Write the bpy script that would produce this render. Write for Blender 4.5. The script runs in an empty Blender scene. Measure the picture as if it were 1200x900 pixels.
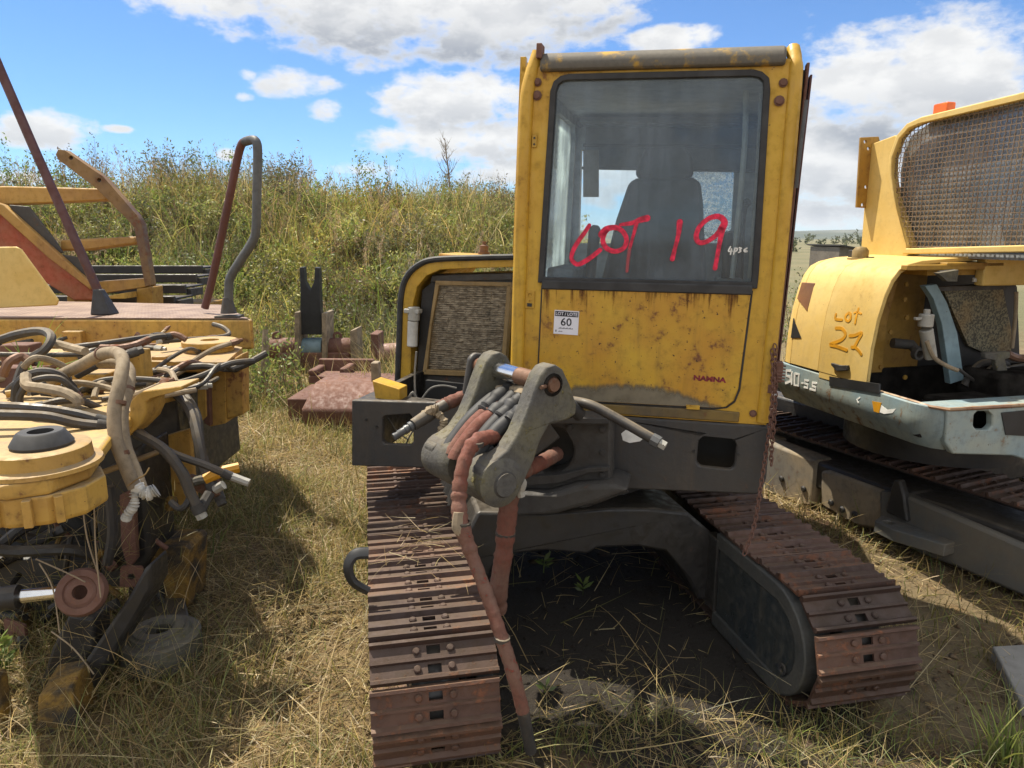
import bpy, bmesh, math, random
import numpy as np
from mathutils import Vector, Matrix
from mathutils.geometry import tessellate_polygon
random.seed(7); rng = np.random.default_rng(7)
SC = bpy.context.scene; COL = SC.collection

# ---------------------------------------------------------------- camera
FPX, EYE, PITCH = 830.0, 1.75, math.atan(172/830)
cam = bpy.data.cameras.new('camera'); camo = bpy.data.objects.new('camera', cam); COL.objects.link(camo)
camo.location = (0, 0, EYE); camo.rotation_euler = (math.pi/2 - PITCH, 0, 0)
cam.sensor_width = 36; cam.lens = 36*FPX/1200; cam.clip_start = 0.05; cam.clip_end = 9000
SC.camera = camo
def ray(px, py):
    u = (px-600)/FPX; v = (450-py)/FPX
    return Vector((u, math.cos(PITCH)+v*math.sin(PITCH), -math.sin(PITCH)+v*math.cos(PITCH)))
EYEV = Vector((0, 0, EYE))
def at(px, py, Y): d = ray(px, py); return EYEV + d*(Y/d.y)
def gz(px, py, z=0.0): d = ray(px, py); return EYEV + d*((z-EYE)/d.z)

# ---------------------------------------------------------------- sun, sky
SUN_AZ, SUN_EL = -50.0, 62.0          # azimuth from straight ahead (+Y), minus = to the left; the sun stands behind the machines
def sundir():
    a, e = math.radians(SUN_AZ), math.radians(SUN_EL)
    return Vector((math.sin(a)*math.cos(e), math.cos(a)*math.cos(e), math.sin(e)))
sl = bpy.data.lights.new('sun', 'SUN'); so = bpy.data.objects.new('sun', sl); COL.objects.link(so)
sl.energy = 5.0; sl.angle = math.radians(0.53); sl.color = (1.0, 0.91, 0.75)
so.rotation_euler = sundir().to_track_quat('Z', 'Y').to_euler(); so.location = (0, 0, 30)

W = bpy.data.worlds.new('World'); SC.world = W; W.use_nodes = True
def build_sky():
    nt = W.node_tree; nt.nodes.clear(); N = nt.nodes.new; L = nt.links.new
    def sock(x, node, i):
        if isinstance(x, (int, float)): node.inputs[i].default_value = x
        else: L(x, node.inputs[i])
    def M(op, a, b=0.0, c=None):
        n = N('ShaderNodeMath'); n.operation = op; sock(a, n, 0); sock(b, n, 1)
        if c is not None: sock(c, n, 2)
        return n.outputs[0]
    def mix(f, a, b):
        n = N('ShaderNodeMix'); n.data_type = 'RGBA'
        sock(f, n, 0)
        for x, i in ((a, 6), (b, 7)):
            if isinstance(x, tuple): n.inputs[i].default_value = (*x, 1)
            else: L(x, n.inputs[i])
        return n.outputs[2]
    def noise(vec, sc, det, rough=0.55):
        n = N('ShaderNodeTexNoise'); n.inputs['Scale'].default_value = sc; n.inputs['Detail'].default_value = det
        n.inputs['Roughness'].default_value = rough; L(vec, n.inputs['Vector']); return n.outputs['Fac']
    def smooth(x, a, b):
        n = N('ShaderNodeMapRange'); n.interpolation_type = 'SMOOTHSTEP'; sock(x, n, 0)
        n.inputs[1].default_value = a; n.inputs[2].default_value = b; return n.outputs[0]
    sky = N('ShaderNodeTexSky'); sky.sky_type = 'NISHITA'; sky.sun_disc = False
    sky.sun_elevation = math.radians(SUN_EL); sky.sun_rotation = math.radians(SUN_AZ)
    sky.air_density = 1.0; sky.dust_density = 0.0; sky.ozone_density = 3.5; sky.altitude = 1500
    tc = N('ShaderNodeTexCoord'); sep = N('ShaderNodeSeparateXYZ'); L(tc.outputs['Generated'], sep.inputs[0])
    x, y, z = sep.outputs
    az = M('ARCTAN2', x, y); el = M('ARCSINE', z)
    comb = N('ShaderNodeCombineXYZ'); L(M('MULTIPLY', az, 1.0), comb.inputs[0]); L(M('MULTIPLY', el, 1.9), comb.inputs[1])
    v = comb.outputs[0]
    n1 = noise(v, 9.0, 10, 0.6); n2 = noise(v, 26.0, 6, 0.6)
    off = N('ShaderNodeVectorMath'); off.operation = 'ADD'; L(v, off.inputs[0]); off.inputs[1].default_value = (-0.012, 0.035, 0)
    n3 = noise(off.outputs[0], 9.0, 5, 0.6)
    # cumulus groups: pixel centre, half size, weight, grey base
    C = [(250,-8,110,48,.95,.35),(420,2,170,62,1.1,.9),(570,22,150,52,1.1,1.0),(690,-8,90,52,1,.8),(340,98,62,20,.9,.2),(383,128,32,17,.8,.3),
         (286,114,16,8,.8,0),(291,88,18,9,.8,0),(535,118,92,36,1.1,.55),(560,165,110,34,1.0,.5),(450,165,50,20,.8,.2),(590,200,80,22,.9,.6),(440,200,60,14,.6,.3),
         (52,150,70,21,1.05,.3),(135,151,26,6,.7,0),(20,208,48,12,.9,.2),(268,181,20,9,.9,.1),(785,47,62,17,1.05,.15),
         (1090,100,175,72,1.1,1.15),(1000,185,125,70,1.1,.8),(1150,210,190,85,1.1,1.1),(965,130,60,30,.7,.4),(990,250,120,22,.9,.6),
         (720,205,90,40,1,.3),(800,190,70,40,1,.3),(1330,60,150,120,1.1,.8),(-160,60,100,40,1,.5)]
    cov = None; base = None
    for (px, py, sx, sy, w, g) in C:
        r = ray(px, py); a0 = math.atan2(r.x, r.y); e0 = math.asin(r.z/r.length)
        sa = sx/FPX/1.0*math.cos(a0)**2*1.0; se = sy/FPX*.98
        da = M('MULTIPLY', M('SUBTRACT', az, a0), 1/sa); de = M('MULTIPLY', M('SUBTRACT', el, e0), 1/se)
        q = M('SUBTRACT', w, M('MULTIPLY', M('ADD', M('MULTIPLY', da, da), M('MULTIPLY', de, de)), .82))
        b = M('MULTIPLY', M('SUBTRACT', .10, de), g)
        b = M('MULTIPLY', b, smooth(q, 0.0, .8))
        cov = q if cov is None else M('MAXIMUM', cov, q)
        base = b if base is None else M('MAXIMUM', base, b)
    # the rest of the sky (overhead and behind): broken cloud, thickened to add fill
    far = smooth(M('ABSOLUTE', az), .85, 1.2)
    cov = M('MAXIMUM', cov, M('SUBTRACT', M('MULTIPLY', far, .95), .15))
    cov = M('MAXIMUM', cov, -0.9)
    d = M('ADD', cov, M('ADD', M('MULTIPLY', M('SUBTRACT', n1, .5), 2.3), M('MULTIPLY', M('SUBTRACT', n2, .5), 1.1)))
    mask = smooth(d, .26, .84)
    edge = smooth(M('SUBTRACT', n1, n3), -.10, .10)
    thick = smooth(d, .30, 1.0)
    shade = M('MULTIPLY', M('ADD', M('MULTIPLY', base, .85), M('MULTIPLY', edge, .24)), thick)
    shade = M('MINIMUM', M('MAXIMUM', shade, 0.0), 1.0)
    cl = mix(far, mix(shade, CLOUD_WHITE, CLOUD_GREY), mix(M('MULTIPLY', shade, .5), (.70, .69, .67), CLOUD_GREY))   # unseen clouds behind the camera: front-lit, and brightened to add fill light
    tn = N('ShaderNodeMix'); tn.data_type = 'RGBA'; tn.blend_type = 'MULTIPLY'; tn.inputs[0].default_value = 1; L(sky.outputs[0], tn.inputs[6]); tn.inputs[7].default_value = (.66, .90, 1.12, 1)
    bg1 = N('ShaderNodeBackground'); L(tn.outputs[2], bg1.inputs[0]); bg1.inputs[1].default_value = SKY
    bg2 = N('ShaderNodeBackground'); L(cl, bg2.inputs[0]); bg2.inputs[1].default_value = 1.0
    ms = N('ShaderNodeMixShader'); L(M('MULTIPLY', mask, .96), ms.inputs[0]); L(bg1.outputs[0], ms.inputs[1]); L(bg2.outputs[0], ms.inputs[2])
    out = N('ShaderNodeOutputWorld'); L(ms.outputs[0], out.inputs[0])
SKY = 0.09
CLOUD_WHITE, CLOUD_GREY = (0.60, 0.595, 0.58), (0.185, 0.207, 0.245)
build_sky()
SC.view_settings.view_transform = 'Standard'; SC.view_settings.look = 'None'; SC.view_settings.gamma = 1
SC.view_settings.exposure = 0.74
try: SC.view_settings.use_curve_mapping = False
except Exception: pass
SC.cycles.max_bounces = 8; SC.cycles.transparent_max_bounces = 16; SC.cycles.diffuse_bounces = 4
SC.cycles.caustics_reflective = False; SC.cycles.caustics_refractive = False
try: SC.cycles.use_denoising = True
except Exception: pass

# ---------------------------------------------------------------- materials
def material(name):
    m = bpy.data.materials.new(name); m.use_nodes = True; nt = m.node_tree
    b = nt.nodes['Principled BSDF']; return m, nt, b
class NT:
    def __init__(s, nt): s.nt = nt; s.N = nt.nodes.new; s.L = nt.links.new; s._v = None
    def put(s, x, n, i):
        if isinstance(x, (int, float)): n.inputs[i].default_value = x
        elif isinstance(x, tuple): n.inputs[i].default_value = (*x, 1) if len(x) == 3 else x
        else: s.L(x, n.inputs[i])
    def vec(s):
        if s._v is None:
            t = s.N('ShaderNodeTexCoord'); o = s.N('ShaderNodeObjectInfo'); a = s.N('ShaderNodeVectorMath'); a.operation = 'ADD'
            k = s.N('ShaderNodeMath'); k.operation = 'MULTIPLY'; s.L(o.outputs['Random'], k.inputs[0]); k.inputs[1].default_value = 37.0
            s.L(t.outputs['Object'], a.inputs[0]); s.L(k.outputs[0], a.inputs[1]); s._v = a.outputs[0]
        return s._v
    def noise(s, sc, det=5, rough=.6, stretch=None, dist=0):
        n = s.N('ShaderNodeTexNoise'); v = s.vec()
        if stretch:
            mp = s.N('ShaderNodeMapping'); mp.inputs['Scale'].default_value = stretch; s.L(v, mp.inputs[0]); v = mp.outputs[0]
        s.L(v, n.inputs['Vector']); n.inputs['Scale'].default_value = sc; n.inputs['Detail'].default_value = det
        n.inputs['Roughness'].default_value = rough; n.inputs['Distortion'].default_value = dist; return n.outputs['Fac']
    def mr(s, x, a, b, c=0.0, d=1.0):
        n = s.N('ShaderNodeMapRange'); n.interpolation_type = 'SMOOTHSTEP'; s.put(x, n, 0)
        for i, q in ((1, a), (2, b), (3, c), (4, d)): n.inputs[i].default_value = q
        return n.outputs[0]
    def mix(s, f, a, b, mode='MIX'):
        n = s.N('ShaderNodeMix'); n.data_type = 'RGBA'; n.blend_type = mode; s.put(f, n, 0); s.put(a, n, 6); s.put(b, n, 7); return n.outputs[2]
    def m(s, op, a, b=0.0):
        n = s.N('ShaderNodeMath'); n.operation = op; s.put(a, n, 0); s.put(b, n, 1); return n.outputs[0]
    def bump(s, h, st, dist, b):
        n = s.N('ShaderNodeBump'); n.inputs['Strength'].default_value = st; n.inputs['Distance'].default_value = dist
        s.L(h, n.inputs['Height']); s.L(n.outputs[0], b.inputs['Normal'])
RUST = (0.10, 0.035, 0.016)
def paint(name, col, col2=None, rust=.3, dirt=.35, rough=.5, chips=.3, dust=0.0, rustcol=RUST, dirtcol=(.05, .038, .026), metal=0.0, bump=.25, scale=1.0, vary=.06):
    """weathered paint or bare steel: faded patches, rust blooms, dirt runs, chips and settled dust"""
    m, nt, b = material(name); t = NT(nt); col2 = col2 or tuple(c*.72 for c in col)
    big = t.noise(2.3*scale, 4); fine = t.noise(22*scale, 8, .65); chip = t.noise(75*scale, 4, .6); streak = t.noise(1.0, 7, .7, (15*scale, 15*scale, 1.7*scale), .6)
    c = t.mix(t.mr(big, .35, .65), col, col2)
    c = t.mix(t.m('MULTIPLY', t.mr(streak, .5, .78), dirt*.8), c, dirtcol)
    c = t.mix(t.m('MULTIPLY', t.mr(fine, .45, .75), dirt*.7), c, dirtcol)
    rmask = t.mr(t.m('ADD', t.m('MULTIPLY', fine, .6), t.m('MULTIPLY', big, .4)), .66-.24*rust, .74-.22*rust)
    rc = t.mix(t.noise(40*scale, 4), rustcol, tuple(min(1, q*2.1) for q in rustcol))
    c = t.mix(t.m('MULTIPLY', rmask, min(1, rust*2.2)), c, rc)
    if chips: c = t.mix(t.mr(chip, .74-.12*chips, .77-.12*chips), c, tuple(q*.55 for q in rustcol))
    if dust:
        g = t.N('ShaderNodeNewGeometry'); sp = t.N('ShaderNodeSeparateXYZ'); t.L(g.outputs['True Normal'], sp.inputs[0])
        c = t.mix(t.m('MULTIPLY', t.mr(sp.outputs[2], .5, .95), t.mr(fine, .3, .65, dust*.4, dust)), c, (.30, .235, .15))
    oi = t.N('ShaderNodeObjectInfo'); hv = t.N('ShaderNodeHueSaturation'); t.L(c, hv.inputs['Color']); t.L(t.mr(oi.outputs['Random'], 0, 1, 1-vary, 1+vary), hv.inputs['Value']); c = hv.outputs[0]
    t.L(c, b.inputs['Base Color'])
    t.L(t.mr(fine, .3, .7, max(.15, rough-.15), min(1, rough+.3)), b.inputs['Roughness'])
    b.inputs['Metallic'].default_value = metal
    if bump: t.bump(t.m('ADD', fine, t.m('MULTIPLY', rmask, .5)), bump, .004, b)
    return m
def plain(name, col, rough=.6, metal=0.0, var=.25, scale=12):
    m, nt, b = material(name); t = NT(nt)
    n = t.noise(scale, 6)
    t.L(t.mix(t.mr(n, .3, .7), tuple(c*(1-var) for c in col), tuple(min(1, c*(1+var)) for c in col)), b.inputs['Base Color'])
    b.inputs['Roughness'].default_value = rough; b.inputs['Metallic'].default_value = metal
    t.bump(n, .15, .003, b); return m
MT = {}
Y = (0.57, 0.350, 0.034)
MT['yellow'] = paint('yellow_cab_paint', Y, (0.49, 0.275, 0.026), rust=.32, dirt=.42, chips=.35, rough=.45)
MT['panel'] = paint('stained_yellow_paint', (0.58, 0.36, 0.034), (0.50, 0.255, 0.026), rust=.42, dirt=.5, chips=.75, rough=.45)
MT['pale'] = paint('faded_yellow_paint', (0.66, 0.48, 0.17), (0.60, 0.41, 0.115), rust=.16, dirt=.22, chips=.3, rough=.55)
MT['ochre'] = paint('dusty_yellow_paint', (0.52, 0.32, 0.065), (0.40, 0.225, 0.055), rust=.42, dirt=.55, chips=.5, rough=.6, dust=.75)
MT['grimy'] = paint('grease_caked_yellow', (0.030, 0.026, 0.021), (0.27, 0.155, 0.025), rust=.35, dirt=.9, chips=.5, scale=4.0, rough=.85, dirtcol=(.035, .029, .022), bump=.6)
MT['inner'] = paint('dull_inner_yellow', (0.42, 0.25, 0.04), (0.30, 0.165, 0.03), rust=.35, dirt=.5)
MT['blue'] = paint('blue_grey_paint', (0.21, 0.30, 0.34), (0.29, 0.32, 0.28), rust=.42, dirt=.4, chips=.5, rustcol=(.13, .075, .035))
MT['lightblue'] = paint('light_blue_paint', (0.24, 0.36, 0.42), rust=.15, dirt=.3)
MT['dark'] = paint('dark_grey_paint', (0.033, 0.034, 0.037), (0.052, 0.047, 0.042), rust=.24, dirt=.6, chips=.45, rough=.55, dust=.25, dirtcol=(.09, .07, .05), bump=.5)
MT['darker'] = paint('oily_dark_steel', (0.016, 0.016, 0.0175), (0.030, 0.027, 0.024), rust=.18, dirt=.6, dust=.15, chips=.1, rough=.45, dirtcol=(.040, .033, .025))
MT['grime'] = plain('matt_oily_grime', (0.022, 0.020, 0.018), .95, var=.5)
MT['grime'].node_tree.nodes['Principled BSDF'].inputs['Specular IOR Level'].default_value = 0.0
MT['black'] = plain('black_steel', (0.018, 0.019, 0.021), .5)
MT['rubber'] = plain('black_rubber', (0.03, 0.03, 0.031), .65, var=.4)
MT['hoserubber'] = paint('dusty_black_hose', (0.028, 0.028, 0.030), (0.06, 0.053, 0.045), rust=.0, dirt=.5, chips=0, rough=.55, dust=.45, dirtcol=(.12, .095, .07))
MT['cast'] = paint('mossy_grey_casting', (0.080, 0.078, 0.074), (0.125, 0.117, 0.08), rust=.42, dirt=.75, chips=.5, rough=.85, rustcol=(.13, .115, .045), dirtcol=(.045, .042, .040), bump=1.0, scale=2.2, dust=.22)
MT['castdark'] = paint('dark_grey_casting', (0.036, 0.035, 0.035), (0.056, 0.052, 0.047), rust=.2, dirt=.4, chips=.1, rough=.75, bump=.5)
MT['shoe'] = paint('rusty_track_steel', (0.060, 0.034, 0.028), (0.098, 0.052, 0.036), vary=.30, dust=.16, rust=.5, dirt=.6, chips=.2, rough=.62, rustcol=(.115, .048, .026), metal=.2, bump=.6)
MT['rusty'] = paint('brown_rusted_steel', (0.125, 0.058, 0.042), (0.17, 0.085, 0.06), rust=.4, dirt=.35, chips=.2, rough=.75, rustcol=(.16, .075, .045), bump=.4)
MT['frameside'] = paint('muddy_track_frame', (0.30, 0.235, 0.15), (0.17, 0.16, 0.14), rust=.35, dirt=.5, chips=.3, rough=.8)
MT['hosered'] = paint('red_hose_sleeve', (0.160, 0.048, 0.030), (0.165, 0.086, 0.060), rust=.34, dirt=.75, chips=.1, rough=.8, dirtcol=(.085, .062, .05), rustcol=(.24, .030, .016), bump=.9, scale=2.4)
MT['hosetan'] = paint('dusty_tan_hose', (0.33, 0.26, 0.17), (0.24, 0.19, 0.13), rust=.1, dirt=.45, chips=.1, rough=.85, scale=2)
MT['chrome'] = plain('bright_chrome', (0.72, 0.72, 0.72), .18, 1.0, .08)
MT['rustpin'] = paint('rusty_bare_pin', (0.20, 0.11, 0.07), rust=.5, dirt=.4, rough=.6, metal=.3)
MT['red'] = paint('red_primer_paint', (0.36, 0.075, 0.035), (0.30, 0.11, 0.05), rust=.25, dirt=.4, rough=.6)
MT['maroon'] = paint('maroon_tube_paint', (0.10, 0.035, 0.03), rust=.4, dirt=.3)
MT['greytube'] = paint('grey_tube_paint', (0.095, 0.10, 0.105), rust=.2, dirt=.3, rough=.5)
MT['white'] = plain('dirty_white_plastic', (0.55, 0.54, 0.50), .5, var=.2)
MT['fcase'] = paint('grey_filter_housing', (0.42, 0.41, 0.37), rust=.15, dirt=.4, rough=.5)
MT['seat'] = plain('dark_seat_fabric', (0.065, 0.072, 0.082), .85)
MT['trim'] = plain('grey_cab_lining', (0.33, 0.36, 0.39), .8)
MT['concrete'] = paint('grey_concrete', (0.26, 0.25, 0.225), (0.20, 0.19, 0.17), rust=0, dirt=.3, chips=.2, rough=.9)
MT['orange'] = plain('orange_lens', (0.75, 0.13, 0.01), .25)
MT['redpaint'] = plain('red_spray_paint', (0.62, 0.014, 0.06), .55, var=.45, scale=45)
MT['whitepaint'] = plain('white_marker', (0.75, 0.75, 0.72), .6, var=.2)
MT['blackink'] = plain('black_print', (0.015, 0.015, 0.025), .5)
MT['sticker'] = plain('white_sticker_paper', (0.72, 0.72, 0.78), .4, var=.05)
MT['orangepaint'] = plain('orange_brush_paint', (0.58, 0.27, 0.012), .5, var=.15)
MT['maroonink'] = plain('maroon_stencil_paint', (0.19, 0.012, 0.025), .6, var=.5, scale=70)
MT['wood'] = plain('weathered_timber', (0.24, 0.19, 0.13), .85, var=.4)
MT['wire'] = paint('tan_mesh_wire', (.30, .215, .125), (.22, .14, .075), rust=.35, dirt=.3, dust=.2)
MT['bar'] = paint('rusted_yellow_bar', (.26, .15, .05), (.11, .065, .04), rust=.55, dirt=.5)
MT['tan'] = paint('tan_radiator_rail', (0.33, 0.22, 0.09), rust=.3, dirt=.4)
def roofmat():
    m, nt, b = material('worn_roof_paint'); t = NT(nt)
    a = t.noise(9, 9, .7); bb = t.noise(2.2, 3)
    f = t.mr(t.m('ADD', t.m('MULTIPLY', a, .6), t.m('MULTIPLY', bb, .4)), .50, .60)
    c = t.mix(f, t.mix(t.noise(60, 4), (.075, .07, .06), (.15, .135, .11)), (.42, .25, .03))
    t.L(c, b.inputs['Base Color']); b.inputs['Roughness'].default_value = .75; t.bump(a, .3, .003, b); return m
MT['roof'] = roofmat()
def glassmat(name, tint, dustamt, dustcol=(.42, .46, .50), dust='ShaderNodeBsdfDiffuse'):
    m, nt, b = material(name); t = NT(nt); nt.nodes.remove(b)
    tr = t.N('ShaderNodeBsdfTransparent'); tr.inputs[0].default_value = (*tint, 1)
    gl = t.N('ShaderNodeBsdfGlossy'); gl.inputs['Roughness'].default_value = .06
    df = t.N(dust); df.inputs[0].default_value = (*dustcol, 1)
    lw = t.N('ShaderNodeFresnel'); lw.inputs[0].default_value = 1.45
    s1 = t.N('ShaderNodeMixShader'); t.L(lw.outputs[0], s1.inputs[0]); t.L(tr.outputs[0], s1.inputs[1]); t.L(gl.outputs[0], s1.inputs[2])
    st = t.noise(1.0, 5, .6, (22, 22, 1.3)); cl = t.noise(5, 6)
    f = t.m('ADD', t.mr(st, .42, .78, dustamt*.55, dustamt*1.15), t.mr(cl, .4, .7, 0, dustamt*.6))
    s2 = t.N('ShaderNodeMixShader'); t.L(f, s2.inputs[0]); t.L(s1.outputs[0], s2.inputs[1]); t.L(df.outputs[0], s2.inputs[2])
    t.L(s2.outputs[0], nt.nodes['Material Output'].inputs[0]); return m
MT['glass'] = glassmat('dusty_windscreen_glass', (.90, .97, 1.0), .12, (.40, .49, .60))
MT['sideglass'] = glassmat('dusty_side_glass', (.85, .9, .9), .75, (.88, .93, .90), 'ShaderNodeBsdfTranslucent')
MT['guardglass'] = glassmat('grimy_grey_glass', (.82, .82, .82), .30, (.62, .62, .62))
def crackmat():
    m, nt, b = material('shattered_rear_glass'); t = NT(nt); nt.nodes.remove(b)
    vo = t.N('ShaderNodeTexVoronoi'); vo.feature = 'DISTANCE_TO_EDGE'; vo.inputs['Scale'].default_value = 90; t.L(t.vec(), vo.inputs['Vector'])
    f = t.mr(vo.outputs['Distance'], .02, .13, .95, .0)
    n = t.noise(60, 3); f = t.m('MULTIPLY', f, t.mr(n, .38, .6, .15, 1.3))
    tr = t.N('ShaderNodeBsdfTransparent'); tr.inputs[0].default_value = (.42, .47, .50, 1)
    df = t.N('ShaderNodeBsdfTranslucent'); df.inputs[0].default_value = (.75, .78, .80, 1)
    s = t.N('ShaderNodeMixShader'); t.L(f, s.inputs[0]); t.L(tr.outputs[0], s.inputs[1]); t.L(df.outputs[0], s.inputs[2])
    t.L(s.outputs[0], nt.nodes['Material Output'].inputs[0]); return m
MT['crack'] = crackmat()
def coremat(name, c1, c2, sx, sz):
    m, nt, b = material(name); t = NT(nt)
    a = t.noise(1.0, 3, .6, (sx, sx, sz)); f = t.noise(20, 4); g = t.noise(4, 3)
    c = t.mix(t.mr(a, .42, .58), c1, c2); c = t.mix(t.mr(f, .5, .7, 0, .5), c, (.03, .027, .02)); c = t.mix(t.mr(g, .5, .7, 0, .45), c, (.30, .19, .07))
    t.L(c, b.inputs['Base Color']); b.inputs['Roughness'].default_value = .75; t.bump(a, .9, .006, b); return m
MT['core'] = coremat('radiator_fins', (.40, .335, .24), (.20, .16, .11), 30, 60)
MT['core2'] = coremat('dirty_radiator_fins', (.055, .053, .04), (.21, .19, .12), 90, 90)
def treadmat():
    m, nt, b = material('rusty_tread_plate'); t = NT(nt)
    w = t.N('ShaderNodeTexVoronoi'); w.feature = 'F1'; w.inputs['Scale'].default_value = 21; w.inputs['Randomness'].default_value = 0.0; t.L(t.vec(), w.inputs['Vector'])
    k = t.mr(w.outputs['Distance'], .22, .38, 1, 0)
    c = t.mix(t.mr(t.noise(5, 6), .4, .6), (.26, .175, .125), (.17, .105, .075)); c = t.mix(t.m('MULTIPLY', k, .6), c, (.36, .29, .235))
    t.L(c, b.inputs['Base Color']); b.inputs['Roughness'].default_value = .6; t.bump(k, .8, .006, b); return m
MT['tread'] = treadmat()

# ---------------------------------------------------------------- geometry helpers
class Fr:
    """local frame: r to the right, d away, k up"""
    def __init__(s, o, yaw=0, tilt=0):
        y, t = math.radians(yaw), math.radians(tilt)
        r = Vector((math.cos(y), math.sin(y), 0)); s.d = Vector((-math.sin(y), math.cos(y), 0)); k = Vector((0, 0, 1))
        s.r = r*math.cos(t) - k*math.sin(t); s.k = k*math.cos(t) + r*math.sin(t); s.o = Vector(o)
    def __call__(s, a, b, c): return s.o + s.r*a + s.d*b + s.k*c
    def _on(s, px, py, n, v):
        R = ray(px, py); t = ((s.o-EYEV).dot(n)+v)/R.dot(n); p = EYEV+R*t-s.o
        return (p.dot(s.r), p.dot(s.d), p.dot(s.k))
    def hp(s, px, py, d=0): return s._on(px, py, s.d, d)
    def hr(s, px, py, r=0): return s._on(px, py, s.r, r)
    def hk(s, px, py, k=0): return s._on(px, py, s.k, k)
WF = Fr((0, 0, 0))
def spline(pts, n=6):
    P = [Vector(p) for p in pts]
    if len(P) < 3: return P
    out = []
    for i in range(len(P)-1):
        p0, p1, p2, p3 = P[max(i-1, 0)], P[i], P[i+1], P[min(i+2, len(P)-1)]
        for j in range(n):
            t = j/n
            out.append(.5*((2*p1)+(-p0+p2)*t+(2*p0-5*p1+4*p2-p3)*t*t+(-p0+3*p1-3*p2+p3)*t**3))
    out.append(P[-1]); return out
def rrect(x0, x1, y0, y1, r, n=5):
    out = []
    for cx, cy, a in ((x1-r, y1-r, 0), (x0+r, y1-r, 90), (x0+r, y0+r, 180), (x1-r, y0+r, 270)):
        for i in range(n+1):
            t = math.radians(a+90*i/n); out.append((cx+r*math.cos(t), cy+r*math.sin(t)))
    return out
def circ(cx, cy, r, n=20, ry=None): return [(cx+r*math.cos(2*math.pi*i/n), cy+(ry or r)*math.sin(2*math.pi*i/n)) for i in range(n)]
WL = {}
class MB:
    def __init__(s, f=WF): s.v = []; s.f = []; s.F = f
    def add(s, vs, fs, raw=False):
        b = len(s.v); s.v += [Vector(p) if raw else s.F(*p) for p in vs]; s.f += [tuple(b+i for i in q) for q in fs]; return s
    def hexa(s, p):
        return s.add(p, [(0, 1, 2, 3), (7, 6, 5, 4), (0, 4, 5, 1), (1, 5, 6, 2), (2, 6, 7, 3), (3, 7, 4, 0)])
    def box(s, x0, x1, y0, y1, z0, z1):
        return s.hexa([(x0, y0, z0), (x1, y0, z0), (x1, y1, z0), (x0, y1, z0), (x0, y0, z1), (x1, y0, z1), (x1, y1, z1), (x0, y1, z1)])
    def prism(s, pts, off):
        n = len(pts); off = Vector(off)
        q = [Vector(p) for p in pts]
        return s.add(q+[p+off for p in q], [tuple(range(n)), tuple(range(2*n-1, n-1, -1))]+[(i, (i+1) % n, n+(i+1) % n, n+i) for i in range(n)])
    def plate(s, loops, axis, v0, v1):
        """2-D outline with holes on a plane of the frame: axis 'd' -> (r,k), 'r' -> (d,k), 'k' -> (r,d)"""
        def P(a, b, v): return {'d': (a, v, b), 'r': (v, a, b), 'k': (a, b, v)}[axis]
        flat = [p for l in loops for p in l]; tri = tessellate_polygon([[Vector((a, b, 0)) for a, b in l] for l in loops]); n = len(flat)
        fs = [tuple(t) for t in tri]+[tuple(n+i for i in reversed(t)) for t in tri]; k = 0
        for l in loops:
            m = len(l); fs += [(k+i, k+(i+1) % m, n+k+(i+1) % m, n+k+i) for i in range(m)]; k += m
        return s.add([P(a, b, v0) for a, b in flat]+[P(a, b, v1) for a, b in flat], fs)
    def tube(s, pts, r, n=8, smooth=0, raw=False, flat=1.0):
        P = [Vector(p) if raw else s.F(*p) for p in pts]
        if smooth: P = spline(P, smooth)
        if not hasattr(r, '__len__'): r = [r]*len(P)
        elif len(r) != len(P): r = list(np.interp(np.linspace(0, 1, len(P)), np.linspace(0, 1, len(r)), r))
        T = [(P[min(i+1, len(P)-1)]-P[max(i-1, 0)]).normalized() for i in range(len(P))]
        u = T[0].orthogonal().normalized(); V = []
        for i, p in enumerate(P):
            u = (u-T[i]*u.dot(T[i])).normalized() if (u-T[i]*u.dot(T[i])).length > 1e-6 else T[i].orthogonal().normalized(); w = T[i].cross(u)
            V += [p+(u*math.cos(2*math.pi*j/n)+w*math.sin(2*math.pi*j/n)*flat)*r[i] for j in range(n)]
        fs = [(i*n+j, i*n+(j+1) % n, (i+1)*n+(j+1) % n, (i+1)*n+j) for i in range(len(P)-1) for j in range(n)]
        fs += [tuple(range(n-1, -1, -1)), tuple((len(P)-1)*n+j for j in range(n))]
        return s.add(V, fs, True)
    def lathe(s, c, ax, prof, n=24, raw=False):
        """prof: (radius, height) along the axis, closed when it starts and ends at radius 0 or the same point"""
        c = Vector(c) if raw else s.F(*c); ax = Vector(ax).normalized()
        if not raw: ax = (s.F.r*ax.x+s.F.d*ax.y+s.F.k*ax.z).normalized()
        u = ax.orthogonal().normalized(); w = ax.cross(u); V = []; m = len(prof)
        for r, h in prof: V += [c+ax*h+(u*math.cos(2*math.pi*j/n)+w*math.sin(2*math.pi*j/n))*max(r, 1e-4) for j in range(n)]
        fs = [(i*n+j, i*n+(j+1) % n, (i+1)*n+(j+1) % n, (i+1)*n+j) for i in range(m-1) for j in range(n)]
        if prof[0] != prof[-1]:
            fs += [tuple(range(n-1, -1, -1)), tuple((m-1)*n+j for j in range(n))]
        return s.add(V, fs, True)
    def disc(s, c, ax, r, h, n=20, hole=0, raw=False):
        if hole: return s.lathe(c, ax, [(hole, 0), (r, 0), (r, h), (hole, h), (hole, 0)], n, raw)
        return s.lathe(c, ax, [(r, 0), (r, h)], n, raw)
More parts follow.
